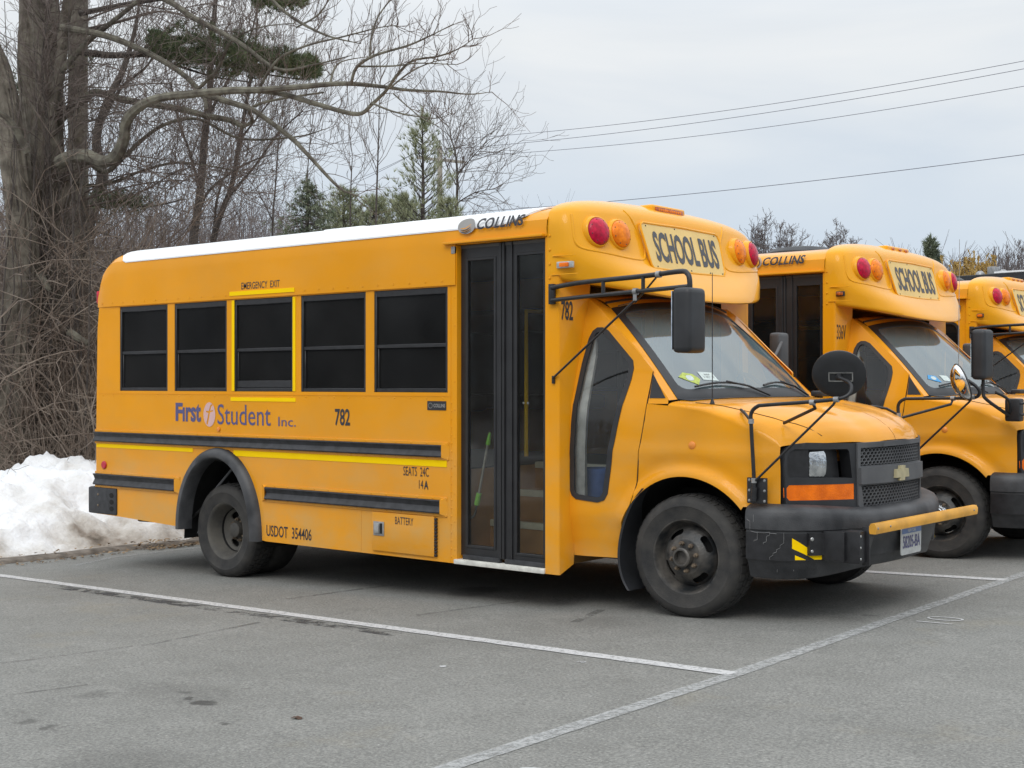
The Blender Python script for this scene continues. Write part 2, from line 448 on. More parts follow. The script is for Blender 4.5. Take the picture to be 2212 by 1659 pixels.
# windshield
def wind(y, v, off=0):
    "v 0 base .. 1 top; y -1..1"
    h = .885 - .135 * v; yy = y * h; q = abs(y) ** 2.2
    xb = .02 - .155 * q; xt = -.66 - .075 * q; zb = 1.335 - .008 * q; zt = 1.985 - .065 * q
    X = xb + (xt - xb) * v; z = zb + (zt - zb) * v + .022 * math.sin(math.pi * v)
    return X + off * .72, yy, z + off * .7

# front cap
def cap_levels():
    Lv = []
    #       zside  zcentre hw    Fx    n
    for a in ((2.080, 2.00, .93, -.60, 2.6), (2.078, 1.985, 1.14, -.47, 2.2), (2.080, 1.978, 1.172, -.425, 2.1), (2.088, 1.978, 1.190, -.404, 2.1), (2.100, 1.985, 1.197, -.396, 2.12),
              (2.118, 2.00, 1.2, -.400, 2.15), (2.145, 2.035, 1.2, -.427, 2.3), (2.18, 2.08, 1.2, -.465, 2.6), (2.215, 2.125, 1.2, -.508, 2.95), (2.25, 2.165, 1.2, -.552, 3.4),
              (2.285, 2.205, 1.2, -.594, 3.9), (2.33, 2.27, 1.2, -.628, 4.2), (2.38, 2.35, 1.2, -.648, 4.3), (2.43, 2.42, 1.2, -.668, 4.2)): Lv.append(a)
    for i in range(1, 15):
        t = i / 14; phi = math.pi / 2 * t ** .8; hw, z = prof(phi, .207)
        k = (z - ZV) / .207
        Lv.append((z, z + .010 * math.sin(math.pi * min(1, k)), hw, -.668 - .05 * k - .15 * k ** 4, 4.2 - 1.4 * k))
    return Lv
def cap_loop(zs, zc, hw, Fx, n_, cnt=72):
    raw = []
    for i in range(721):
        th = math.pi * i / 720; c = math.cos(th); s_ = max(0, math.sin(th))
        raw.append((XF - .002 + (Fx - XF) * s_ ** (2 / n_), -hw * math.copysign(abs(c) ** (2 / n_), c)))
    d = [0]
    for a, b in zip(raw, raw[1:]): d.append(d[-1] + math.hypot(a[0] - b[0], a[1] - b[1]))
    o = []; j = 0
    for k in range(cnt + 1):
        t = d[-1] * k / cnt
        while j < 719 and d[j + 1] < t: j += 1
        u = (t - d[j]) / max(1e-9, d[j + 1] - d[j]); x = raw[j][0] + (raw[j + 1][0] - raw[j][0]) * u; y = raw[j][1] + (raw[j + 1][1] - raw[j][1]) * u
        q = 1 - min(1, abs(y / max(.01, hw))) ** 2.2
        o.append((x, y, zs + (zc - zs) * q * sst((x - XF) / .2)))
    return o

DMAT = {'side': lambda y0, off=0: (lambda u, v: (u, y0 - off, v))}

def side(y0): return lambda u, v: (u, y0, v)

def swoosh(mb, cx, cz, rx, rz, fn, inner=True):
    "maker's oval: ring and two curved bands"
    n = 28
    o = [(cx + rx * math.cos(2 * math.pi * i / n), cz + rz * math.sin(2 * math.pi * i / n)) for i in range(n)]
    i_ = [(cx + rx * .86 * math.cos(2 * math.pi * i / n), cz + rz * .84 * math.sin(2 * math.pi * i / n)) for i in range(n)]
    sheet(mb, o, [i_], fn)
def bands(mb, cx, cz, rx, rz, fn):
    for k, (h, w_) in enumerate(((.28, .16), (-.12, .20), (-.48, .14))):
        up = []; dn = []
        for i in range(13):
            t = i / 12; x = -.72 + 1.44 * t; zc = h - .52 * math.sin(math.pi * (1 - t) * .75) + .18 * t + .12
            wd = w_ * (.25 + .75 * math.sin(math.pi * min(1, t * .9 + .1)))
            lim = math.sqrt(max(0, .70 - x * x * .95))
            up.append((cx + x * rx, cz + max(-lim, min(lim, zc + wd / 2)) * rz)); dn.append((cx + x * rx, cz + max(-lim, min(lim, zc - wd / 2)) * rz))
        pol = up + dn[::-1]
        pol = [p for i, p in enumerate(pol) if math.hypot(p[0] - pol[i - 1][0], p[1] - pol[i - 1][1]) > 1e-4]
        k0 = len(mb.v)
        for a, b in zip(up, dn): mb.v.append(tuple(fn(*a))); mb.v.append(tuple(fn(*b)))
        for i in range(12): mb.f.append((k0 + 2 * i, k0 + 2 * i + 1, k0 + 2 * i + 3, k0 + 2 * i + 2))

ARCH = [(-4.245 - .445 * math.cos(math.pi * i / 28), .25 + .60 * math.sin(math.pi * i / 28) ** .92) for i in range(29)]
WINS = [(-5.599, -4.921), (-4.827, -4.147), (-4.055, -3.358), (-3.269, -2.574), (-2.489, -1.778)]
WZ0, WZ1 = 1.364, 2.086

def wall(mb, sgn, door, low, xend=-.823):
    "flat lower wall at y = sgn*1.2"
    y0 = sgn * 1.2; r = .02
    a = [(XR - .02, .285), (-5.579, .277), (-4.771, .248), (ARCH[0][0], .245)] + ARCH[1:-1] + [(ARCH[-1][0], .225), (-3.669, .209)]
    top = 2.094
    if door: a += [(-1.70, .206), (-1.70, top)]
    else: a += [(xend, .206), (xend, top)]
    a += [(XR + .025, top), (XR, 1.9), (XR - .02, 1.0)]
    wins = WINS if door else WINS + [(-1.68, -1.0)]
    holes = [[(x0, WZ0), (x1, WZ0), (x1, WZ1), (x0, WZ1)] for x0, x1 in wins]
    sheet(mb, a, holes, lambda x, z: (x, y0, z), thick=(0, -sgn * .035, 0))
    return wins

def make_window(bus, x0, x1, sgn, name='window'):
    y0 = sgn * 1.2; i = -sgn
    mb = MB(); t = .022; zm = WZ0 + .405 * (WZ1 - WZ0) + .02
    def b(xa, xb, za, zb, ya, yb): mb.box((xa, min(y0 + i * ya, y0 + i * yb), za), (xb, max(y0 + i * ya, y0 + i * yb), zb), .003, seg=1)
    b(x0, x0 + t, WZ0, WZ1, .002, .03); b(x1 - t, x1, WZ0, WZ1, .002, .03)
    b(x0 + t, x1 - t, WZ1 - .045, WZ1, .004, .03); b(x0 + t, x1 - t, WZ0, WZ0 + .028, .004, .034)
    b(x0 + t, x1 - t, zm, zm + .026, .008, .03)
    if name == 'emergency_window': b(x0 + t, x1 - t, WZ0 + .03, WZ0 + .085, .010, .03)
    b(x0 + t, x0 + t + .014, WZ0, zm, .012, .03)
    f = mb.build('window', M['black'], bus)
    if name != 'window': f.name = name
    g = MB().box((x0 + t, min(y0 + i * .018, y0 + i * .022), zm), (x1 - t, max(y0 + i * .018, y0 + i * .022), WZ1 - .04)).build('pane', M['inside'], f, False)
    g = MB().box((x0 + t, min(y0 + i * .024, y0 + i * .028), WZ0 + .02), (x1 - t, max(y0 + i * .024, y0 + i * .028), zm + .01)).build('pane', M['inside'], f, False)
    return f

def make_tyre_profile(r, w_):
    s_ = .60 * r
    return [(s_, .012), (s_ * 1.03, -.004), (s_ * 1.12, -.008), (r * .80, -.014), (r * .83, -.019), (r * .88, -.015), (r * .94, -.004), (r * .975, .012), (r * .992, .028), (r, .045),
            (r, w_ - .045), (r * .992, w_ - .028), (r * .95, w_ - .006), (r * .84, w_ + .006), (s_, w_ - .012)]
def make_wheel(bus, X, yface, zc, sgn, kind, rot=0, r=.372, w_=.222, cap=False):
    "wheel facing -y (sgn -1) or +y"
    mx = Matrix.Translation((X, yface, zc)) @ Matrix.Rotation(R(rot), 4, 'Z')
    if sgn > 0: mx = mx @ Matrix.Scale(-1, 4, (0, 1, 0))
    mb = MB(); mb.lathe(make_tyre_profile(r, w_), 64)
    tyre = MB()
    # carcass plus raised tread blocks
    tyre.add(mb.v, mb.f, mx)
    tb = MB(); nb = 46
    for q in range(nb):
        a0 = 2 * math.pi * q / nb
        for k, (ya, yb, sh) in enumerate(((.018, .062, 0), (.072, .106, .5), (.116, .150, 0), (.160, .204, .5))):
            c0 = a0 + sh * math.pi / nb
            if kind == 'front' and k in (1, 2): gap = .10
            else: gap = .26
            d = math.pi / nb * (1 - gap); ra = r - .004; rb = r + .007
            if ya < .03: ra_e = r - .012
            vs = []
            for rr in (ra, rb):
                for (an, yy) in ((c0 - d, ya), (c0 + d, ya), (c0 + d, yb), (c0 - d, yb)):
                    drop = .008 if (yy < .03 or yy > .19) and rr == rb else 0
                    vs.append(((rr - drop) * math.cos(an), yy, (rr - drop) * math.sin(an)))
            tb.add(vs, [(4, 5, 6, 7), (0, 1, 5, 4), (1, 2, 6, 5), (2, 3, 7, 6), (3, 0, 4, 7)])
    tyre.add(tb.v, tb.f, mx)
    if kind == 'front':
        prof_r = [(.226, .0), (.232, -.004), (.222, -.002), (.212, .012), (.200, .040), (.190, .062), (.186, .066)]
        disc_in, disc_y = .110, .0
        disc = [(.186, .066), (.160, .030), (.130, .006), (.118, -.004)]
        slots = [(45 + 90 * k - 12) for k in range(4)]; sr0, sr1, sa = .138, .170, 15
    else:
        prof_r = [(.226, .0), (.232, -.004), (.220, .0), (.208, .016), (.196, .05), (.182, .09), (.172, .118)]
        disc = [(.172, .118), (.150, .142), (.120, .150), (.085, .150), (.0, .150)]
        slots = [62, 118, 242, 298]; sr0, sr1, sa = .104, .150, 12
    # barrel
    rm = MB(); rm.lathe(prof_r, 64)
    # disc with hand holes: polar sheet
    def dz(rad):
        tab = sorted([(a, b) for a, b in disc]); return interp(tab, rad)
    ro = disc[0][0]; ri = disc[-1][0] if kind == 'front' else .005
    outer = [(ro * math.cos(2 * math.pi * i / 64), ro * math.sin(2 * math.pi * i / 64)) for i in range(64)]
    holes = []
    for a in slots:
        P = []
        rc = (sr0 + sr1) / 2; hr = (sr1 - sr0) / 2
        for i in range(-6, 7):
            an = R(a + sa * i / 6); P.append(((rc + hr) * math.cos(an), (rc + hr) * math.sin(an)))
        for i in range(1, 4):
            an = R(a + sa) + hr / rc * math.sin(math.pi * i / 4); rr = rc + hr * math.cos(math.pi * i / 4); P.append((rr * math.cos(an), rr * math.sin(an)))
        for i in range(6, -7, -1):
            an = R(a + sa * i / 6); P.append(((rc - hr) * math.cos(an), (rc - hr) * math.sin(an)))
        for i in range(1, 4):
            an = R(a - sa) - hr / rc * math.sin(math.pi * i / 4); rr = rc - hr * math.cos(math.pi * i / 4); P.append((rr * math.cos(an), rr * math.sin(an)))
        holes.append(P)
    if kind == 'front':
        holes.append([(ri * math.cos(2 * math.pi * i / 40), ri * math.sin(2 * math.pi * i / 40)) for i in range(40)])
    sheet(rm, outer, holes, lambda u, v: (u, dz(math.hypot(u, v)), v), step=.02, thick=(0, .012, 0))
    if kind == 'front':
        rm.lathe([(.118, -.004), (.110, -.012), (.104, -.014), (.060, -.014)], 40)
        rm.lathe([(.060, -.014), (.060, -.062), (.052, -.070), (.044, -.070), (.043, -.05), (.040, -.03), (.0, -.028)], 28)
        lr, ly = .084, -.014
    else:
        rm.lathe([(.062, .150), (.060, .09), (.050, .082), (.0, .08)], 28); lr, ly = .084, .148
    root = tyre.build('wheel', M['tyre'], bus, ang=30)
    rim = MB().add(rm.v, rm.f, mx).build('rim', M['rim' if kind == 'front' else 'rimr'], root, ang=40)
    for k in range(8):
        an = 2 * math.pi * k / 8 + .2; c = Matrix.Translation((lr * math.cos(an), 0, lr * math.sin(an))); lg = MB()
        lg.lathe([(.0145, ly), (.0145, ly - .018), (.008, ly - .024), (.008, ly - .034), (.0, ly - .035)], 6, c)
        MB().add(lg.v, lg.f, mx).build('lug_nut', M['rust'], root, ang=20)
    # brake drum / darkness inside
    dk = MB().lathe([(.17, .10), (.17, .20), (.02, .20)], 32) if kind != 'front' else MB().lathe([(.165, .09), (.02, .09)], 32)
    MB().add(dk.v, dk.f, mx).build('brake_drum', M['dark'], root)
    if cap:
        MB().add(*_lm([(.085, -.02), (.07, -.05), (.045, -.075), (.0, -.08)], 24), mx).build('hub_cap', M['chrome'], root)
    return root
def _lm(p, n):
    q = MB().lathe(p, n); return q.v, q.f

def rubrail(bus, x0, x1, z0, z1, flare_l, flare_r, y0=-1.2):
    h = z1 - z0; mb = MB()
    # ribbed section, (outwards, height)
    s_ = [(0, 0), (.028, h * .03), (.031, h * .12), (.013, h * .46), (.010, h * .53), (.020, h * .80), (.030, h * .93), (.028, h), (0, h)]
    nx = [x0, x1]; k = 0; vs = []
    for x in (x0, x1):
        for (o, z) in s_: vs.append((x, y0 - o, z0 + z))
    n = len(s_); fs = [(i, i + 1, n + i + 1, n + i) for i in range(n - 1)] + [tuple(range(n)), tuple(range(n, 2 * n))]
    mb.add(vs, fs)
    r = mb.build('rub_rail', M['rubber'], bus, ang=25)
    # painted flange above and below, end cap flare
    fl = MB(); fl.box((x0, y0 - .008, z1), (x1 + (.05 if flare_r else 0), y0 - .001, z1 + .022), .002, seg=1); fl.box((x0, y0 - .008, z0 - .020), (x1 + (.05 if flare_r else 0), y0 - .001, z0), .002, seg=1)
    if flare_r: fl.add([(x1, y0, z0 - .01), (x1 + .055, y0 - .001, z0 - .018), (x1 + .055, y0 - .001, z1 + .018), (x1, y0, z1 + .01), (x1, y0 - .026, z0), (x1, y0 - .026, z1)],
                       [(4, 1, 2, 5), (0, 1, 4), (3, 5, 2)])
    if flare_l: fl.add([(x0, y0, z0 - .01), (x0 - .055, y0 - .001, z0 - .018), (x0 - .055, y0 - .001, z1 + .018), (x0, y0, z1 + .01), (x0, y0 - .026, z0), (x0, y0 - .026, z1)],
                       [(4, 5, 2, 1), (0, 4, 1), (3, 2, 5)])
    x = x0 + .1
    while x < x1:
        fl.dome((x, y0 - .008, z1 + .012), .0078, (0, -1, 0), 6); fl.dome((x, y0 - .008, z0 - .010), .0078, (0, -1, 0), 6); x += .15
    fl.build('flange', M['paint'], r)
    return r

def clampband(mb, p, d, r):
    p = Vector(p); d = Vector(d).normalized(); mb.tube([p - d * .014, p + d * .014], r, 10)

def make_bus(name, label, loc, o):
    bus = thing(name, label, 'school bus', loc, 0, 'small yellow school buses parked side by side')
    P = M['paint']; first = o['id'] == 0
    # ---- walls
    mb = MB(); wins = wall(mb, -1, True, 0)
    # strip in front of the door, bulkhead facing forwards
    prf = [(-.932, -1.2), (-.837, -1.2), (-.829, -1.1985), (-.8235, -1.194), (-.821, -1.187), (-.821, -1.0)]; k_ = len(mb.v)
    for x_, y_ in prf:
        for z_ in (.206 if y_ < -1.1 else .262, 2.12): mb.v.append((x_, y_ if y_ != -1.0 else (-1.045 if z_ < 1 else -.86), z_))
    mb.f += [(k_ + 2 * q_, k_ + 2 * q_ + 2, k_ + 2 * q_ + 3, k_ + 2 * q_ + 1) for q_ in range(len(prf) - 1)]
    sheet(mb, [(-.932, 2.12), (XF - .001, 2.12), (XF - .001, ZD + .01), (-.932, ZD + .01)], [], side(-1.2))
    # door jambs
    mb.box((-1.70, -1.2, .206), (-1.693, -1.10, ZD)); mb.box((-.933, -1.199, .206), (-.928, -1.10, ZD + .005))
    mb.box((-1.70, -1.199, ZD + .003), (-.93, -1.10, ZD + .01))
    mb.box((XR + .02, -1.2025, 1.338), (-1.745, -1.2, 1.343)); mb.box((-1.7485, -1.2022, .21), (-1.7465, -1.2, 2.09)); mb.box((-4.78, -1.2018, .26), (-4.778, -1.2, .53)); mb.box((-2.62, -1.2018, .22), (-2.618, -1.2, .53))
    # rivets along seams
    for z in [.25 + .055 * k for k in range(34)]:
        if z < 1.33: mb.dome((-1.742, -1.2, z), .0078, (0, -1, 0), 6)
    for z in [.30 + .19 * k for k in range(11)]: mb.dome((-1.712, -1.2, z), .007, (0, -1, 0), 6)
    x = -5.85
    while x < -1.8:
        mb.dome((x, -1.2, 1.325), .0078, (0, -1, 0), 6); mb.dome((x, -1.212, 2.125), .0078, (0, -1, 0), 6); x += .155
    for z in [2.10 + .09 * k for k in range(4)]: mb.dome((-.895, -1.203, z), .009, (0, -1, 0), 8)
    mb.build('right_side_panel', P, bus)
    mb = MB(); wl = wall(mb, 1, False, 0, xend=-.823)
    sheet(mb, [(-1.2 + 0, .206), (-.80, .206), (-.80, 2.1), (-1.2, 2.1)], [], lambda u, v: (-.824, -u, v))
    mb.build('left_side_panel', P, bus)
    if first: pass
    # rear wall with back glass opening
    mb = MB()
    sheet(mb, [(-1.19, .28), (1.19, .28), (1.2, 1.0), (1.19, 2.0), (1.16, 2.12), (-1.16, 2.12), (-1.19, 2.0), (-1.2, 1.0)], [rrect(-.95, 1.36, -.45, 1.95, .05), rrect(-.35, 1.2, .35, 1.98, .05), rrect(.45, 1.36, .95, 1.95, .05)],
          lambda y, z: (XR - .02 + .03 * max(0, z - 1) ** 2, y, z))
    mb.build('rear_panel', P, bus)
    mb = MB()
    for a in ((-.95, 1.36, -.45, 1.95), (-.35, 1.2, .35, 1.98), (.45, 1.36, .95, 1.95)): sheet(mb, rrect(*a, .05), [], lambda y, z: (XR + .012, y, z))
    mb.build('rear_window', M['inside'], bus, False)
    # ---- roof shell (right half notched over the door, left half)
    for sg in (1, -1):
        mb = MB()
        out_ = [(XR + .002, 0), (-1.70, 0), (-1.70, .277), (XF, .277), (XF, SMAX), (XR + .002, SMAX)] if sg > 0 else [(XR + .002, 0), (XF, 0), (XF, SMAX), (XR + .002, SMAX)]
        sheet(mb, out_, [], lambda u, v: (lambda q: (q[0], -sg * (q[1] + (.011 if v < .34 else .011 * max(0, 1 - (v - .34) / .1))), q[2]))(roof(u, v)), step=.055,
              thick=lambda u, v: (0, sg * .011, 0) if v < .3 else (0, 0, -.01))
        if sg > 0:
            for k in range(2): pass
        mb.build('roof_shell', M['paint'], bus, ang=30)
    # rear end closing under the curve
    # drip rail above the door
    MB().box((-1.79, -1.245, ZD + .008), (-.925, -1.2, ZD + .026), .006).build('drip_rail', P, bus)
    if o.get('white'):
        mb = MB(); S0 = .378
        o2 = [(-5.50, S0), (-1.36, S0), (-1.22, S0 + .01), (-1.10, S0 + .05), (-1.03, S0 + .13), (-.99, S0 + .3), (-.98, SMAX), (-5.60, SMAX), (-5.60, S0 + .16), (-5.58, S0 + .06), (-5.545, S0 + .015)]
        for sg in (1, -1): sheet(mb, o2, [], lambda u, v: (lambda q: (q[0], -sg * q[1], q[2]))(roof(u, v, .012)), step=.07, thick=(0, 0, -.01))
        mb.build('white_roof_panel', M['white'], bus, ang=30)
        MB().box((-3.9, -.42, 2.62), (-3.4, .1, 2.70), .035, seg=3).build('roof_hatch', M['white'], bus)
    else:
        mb = MB(); mb.lathe([(.34, 0), (.33, .05), (.28, .085), (.15, .105), (0, .11)], 28, Matrix.Translation((-1.75, 0, 2.62)) @ Matrix.Rotation(R(90), 4, 'X')); mb.build('roof_vent', M['plastd'], bus)
    # ---- windows
    for i, (a, b) in enumerate(wins): make_window(bus, a, b, -1, 'emergency_window' if i == 2 else 'window')
    for a, b in wl: make_window(bus, a, b, 1)
    # tapes round the emergency window
    mb = MB(); y = -1.2035
    mb.box((-4.082, y, WZ0 + .004), (-4.05, -1.2015, WZ1 - .004)); mb.box((-3.36, y, WZ0 + .004), (-3.328, -1.2015, WZ1 - .004))
    mb.box((-4.095, y, 1.288), (-3.328, -1.2005, 1.318)); mb.box((-4.095, -1.2155, 2.118), (-3.328, -1.2112, 2.150))
    mb.box((XR - .012, y, .868), (-4.58, -1.2005, .918)); mb.box((-4.06, y, .855), (-1.785, -1.2005, .908))
    mb.build('reflective_tape', M['tape'], bus, False)
    # ---- rub rails
    rubrail(bus, XR - .03, -1.815, .921, 1.004, False, True); rubrail(bus, XR - .03, -4.80, .538, .638, False, True); rubrail(bus, -3.66, -1.83, .535, .628, True, True)
    # ---- lettering
    S = side(-1.2025)
    if first:
        mb = MB(); text(mb, 'F', -4.81, 1.118, -4.715, 1.268, S, .03); text(mb, 'ırst', -4.715, 1.114, -4.475, 1.262, S, .03); mb.build('lettering', M['blue'], bus, False)
        mb = MB(); text(mb, 'Student', -4.262, 1.100, -3.614, 1.262, S); text(mb, 'Inc.', -3.525, 1.10, -3.325, 1.172, S); mb.build('lettering', M['blue'], bus, False)
        mb = MB(); n = 32; el = [(-4.365 + .075 * math.cos(2 * math.pi * i / n), 1.177 + .098 * math.sin(2 * math.pi * i / n)) for i in range(n)]
        # emblem oval with a cut-out curved stroke
        cut2 = [(-4.402, 1.100), (-4.376, 1.188), (-4.408, 1.196), (-4.408, 1.207), (-4.371, 1.205), (-4.352, 1.250), (-4.328, 1.262), (-4.322, 1.252), (-4.342, 1.238), (-4.352, 1.208), (-4.318, 1.213), (-4.318, 1.203), (-4.355, 1.195), (-4.368, 1.15), (-4.386, 1.094)]
        sheet(mb, el, [cut2], S); mb.build('emblem', M['pink'], bus, False)
        mb = MB(); text(mb, '782', -2.895, 1.118, -2.735, 1.242, S, .02); mb.build('fleet_number', M['ink'], bus, False)
        mb = MB(); text(mb, 'SEATS  24C', -2.196, .782, -1.952, .846, S); mb.build('lettering', M['ink'], bus, False); mb = MB(); text(mb, '14', -2.045, .697, -2.005, .757, S); text(mb, 'A', -1.997, .695, -1.956, .755, S, .03); mb.build('lettering', M['ink'], bus, False)
        mb = MB(); text(mb, 'USDOT  354406', -3.663, .252, -3.150, .338, S, .008); mb.build('lettering', M['ink'], bus, False)
        mb = MB(); text(mb, 'EMERGENCY  EXIT', -3.952, 2.163, -3.498, 2.217, side(-1.2125), .005); mb.build('lettering', M['ink'], bus, False)
        # small maker's plate
        pl = MB().box((-1.965, -1.2035, 1.243), (-1.79, -1.201, 1.305)).build('makers_plate', M['plastd'], bus, False)
        mb = MB(); text(mb, 'COLLINS', -1.905, 1.262, -1.797, 1.287, side(-1.2045), .02); swoosh(mb, -1.935, 1.274, .02, .019, side(-1.2045)); mb.build('lettering', M['grey'], pl, False)
        bt = MB().box((-2.494, -1.216, .236), (-1.89, -1.201, .512), .006).build('battery_door', P, bus)
        mb = MB().box((-2.475, -1.222, .345), (-2.37, -1.216, .445), .003)
        mb.build('latch', M['galv'], bt); MB().box((-2.455, -1.232, .362), (-2.412, -1.222, .432), .004).build('latch_paddle', M['steel'], bt)
        MB().box((-2.408, -1.224, .360), (-2.385, -1.2215, .434)).build('latch_recess', M['dark'], bt)
        mb = MB()
        for k in range(12): mb.box((-1.888, -1.218, .238 + .0225 * k), (-1.868, -1.202, .238 + .0225 * k + .017), .002, seg=1)
        mb.build('hinge', M['black'], bt)
        mb = MB(); text(mb, 'BATTERY', -2.262, .437, -2.085, .490, side(-1.2172), .003); mb.build('lettering', M['ink'], bt, False)
    # COLLINS on the roof curve above the door
    def RC(x_, off=.024): return lambda u, v: (lambda q: (q[0], -(q[1] + .003), q[2] + .001))(roof(u, v, off))
    s0 = .277
    mb = MB()
    lx = (-1.49, -1.085)
    text(mb, 'COLLINS', lx[0], s0 + .078, lx[1], s0 + .142, RC(0), .035, .25, 1.05); mb.build('makers_lettering', M['ink'], bus, False)
    ov = MB(); n = 30; cx, cz = lx[0] - .095, s0 + .105
    if first:
        sheet(ov, [(cx +   .076 * math.cos(2 * math.pi * i / n), cz + .048 * math.sin(2 * math.pi * i / n)) for i in range(n)], [], RC(0)); e = ov.build('makers_emblem', M['grey'], bus, False)
        mb = MB(); bands(mb, cx, cz - .010, .066, .036, RC(0, .027)); mb.build('emblem_band', M['paint'], e, False)
        mb = MB(); bands(mb, cx, cz - .022, .064, .030, RC(0, .030)); mb.build('emblem_band', M['ink'], e, False)
    else:
        swoosh(ov, cx, cz, .084, .052, RC(0)); e = ov.build('makers_emblem', M['grey'], bus, False)
        mb = MB(); swoosh(mb, cx, cz, .070, .042, RC(0, .027)); bands(mb, cx, cz, .066, .040, RC(0, .027)); mb.build('emblem_band', M['ink'], e, False)
    # side reflectors and screws
    MB().add(*_lm([(.034, 0), (.034, -.008), (.03, -.012), (0, -.012)], 24), Matrix.Translation((-5.828, -1.202, .716))).build('round_reflector', M['refl'], bus)
    MB().add(*_lm([(.018, 0), (.018, -.008), (0, -.012)], 14), Matrix.Translation((-4.245, -1.202, 1.062))).build('round_reflector', M['trim'], bus)
    MB().box((XR - .035, -1.19, 2.13), (XR + .01, -1.12, 2.24), .01).build('tail_lamp', M['redl'], bus)
    # ---- rear wheel arch flare
    mb = MB(); n = 40; vs = []; 
    for i in range(n + 1):
        t = i / n; a = math.pi * (-.0 + t)
        c, s_ = -math.cos(a), max(0, math.sin(a)) ** .92
        zb = .235 if t < .5 else .205
        def pt(rx, rz, yy): return (-4.245 + rx * c, zb + rz * s_ + (.248 - zb) * s_, yy)
        for rx, rz, yy in ((.430, .578, -1.14), (.434, .582, -1.250), (.448, .598, -1.264), (.492, .640, -1.258), (.520, .660, -1.232), (.528, .667, -1.2)):
            x_, z_, y_ = pt(rx, rz, yy); vs.append((x_, y_, z_))
    fs = [(i * 6 + j, i * 6 + j + 1, (i + 1) * 6 + j + 1, (i + 1) * 6 + j) for i in range(n) for j in range(5)]
    mb.add(vs, fs); mb.build('wheel_arch_flare', M['bump'], bus, ang=50)
    # wheel tubs, underbody
    for yy in (-1, 1):
        mb = MB(); vs = []; n = 20
        for i in range(n + 1):
            a = math.pi * i / n; c, s_ = -math.cos(a), math.sin(a) ** .92
            for y_ in (1.165, .5): vs.append((-4.245 + .50 * c, yy * y_, .15 + .76 * s_))
        mb.add(vs, [(2 * i, 2 * i + 1, 2 * i + 3, 2 * i + 2) for i in range(n)]); mb.box((-4.7, min(yy * .46, yy * .5), .1), (-3.8, max(yy * .46, yy * .5), .86)); mb.build('wheel_tub', M['dark'], bus)
    mb = MB()
    mb.box((-5.85, -.46, .30), (-.4, .46, .62)); mb.box((-3.75, -1.12, .26), (-1.72, 1.12, .5)); mb.box((-5.85, -1.1, .40), (-4.75, 1.1, .6)); mb.box((-.95, -.9, .30), (-.55, .9, .5))
    mb.box((-.6, -.5, .36), (.55, .5, .75)); mb.tube([(-4.245, -.9, .24), (-4.245, .9, .24)], .06, 10); mb.tube([(0, -.9, .36), (0, .9, .36)], .05, 8)
    mb.tube([(-4.78, -1.10, .28), (-4.36, -1.0, .62)], .012, 6); mb.tube([(-5.6, -1.0, .25), (-4.7, -.75, .24)], .03, 8)
    mb.build('underbody', M['dark'], bus)
    MB().tube([(-4.60, -1.13, .20), (-4.40, -1.1, .58), (-4.2, -1.02, .82)], .011, 6).build('arch_brace', M['plast'], bus)
    # ---- interior
    mb = MB(); mb.box((XR + .03, -1.15, .80), (-1.75, 1.16, .84)); mb.box((-1.75, -.35, .80), (-.2, 1.16, .84)); mb.build('floor', M['dark'], bus)
    if o['id'] < 2:
        seat = None
        for r_ in range(5):
            for yy in (-.75, .75):
                x_ = -5.2 + .72 * r_
                if seat is None:
                    m_ = MB().box((-.22, -.36, .38), (.22, .36, .50), .04, seg=2); m_.box((-.26, -.36, .42), (-.17, .36, 1.02), .04, seg=2); m_.tube([(-.1, -.3, 0), (-.1, -.3, .4)], .02, 6); m_.tube([(-.1, .3, 0), (-.1, .3, .4)], .02, 6)
                    seat = m_.build('seat', M['vinyl'], bus); c = seat
                else: c = bpy.data.objects.new('seat', seat.data); COL.objects.link(c); c.parent = bus
                c.location = (x_, yy, .84)
    # stepwell
    mb = MB()
    mb.box((-1.69, -1.12, .24), (-.94, -.86, .27)); mb.box((-1.69, -.86, .27), (-.94, -.845, .46)); mb.box((-1.69, -.845, .45), (-.94, -.60, .47)); mb.box((-1.69, -.60, .47), (-.94, -.585, .655))
    mb.box((-1.69, -.585, .645), (-.94, -.36, .665)); mb.box((-1.69, -.36, .665), (-.94, -.345, .84)); mb.box((-1.695, -1.1, .24), (-1.685, -.35, .84)); mb.box((-.945, -1.1, .24), (-.935, -.35, .84))
    st = mb.build('stepwell', M['wood'], bus)
    for y_, z_ in ((-.868, .435), (-.608, .63), (-.368, .815)): MB().box((-1.684, y_, z_), (-.946, y_ + .05, z_ + .045), .006).build('step_nosing', M['nose'], st)
    if first:
        mb = MB(); text(mb, 'WATCH YOUR STEP', -1.30, .575, -1.00, .605, side(-.604)); text(mb, 'USE HAND RAIL', -1.27, .535, -1.03, .563, side(-.604)); mb.build('lettering', M['ink'], st, False)
    MB().box((-1.66, 0.62, .84), (-1.60, 1.1, 1.75), .03).build('partition', M['vinyl'], bus)
    mb = MB(); mb.box((-1.02, .38, 1.18), (-.55, .92, 1.32), .05); mb.box((-1.10, .38, 1.25), (-.98, .92, 1.95), .05); mb.box((-1.0, .45, .84), (-.6, .85, 1.2)); mb.build('driver_seat', M['vinyl'], bus)
    MB().tube([(-1.72, -.42, .9), (-1.72, -.42, 1.95), (-1.72, 1.1, 1.98)], .016, 8).build('grab_rail', M['tape'], bus)
    mb = MB(); mb.box((-1.75, -1.16, 2.34), (-.2 - .65, 1.16, 2.36)); mb.box((-5.8, -1.16, 2.34), (-1.75, 1.16, 2.36)); mb.build('ceiling', M['inter'], bus)
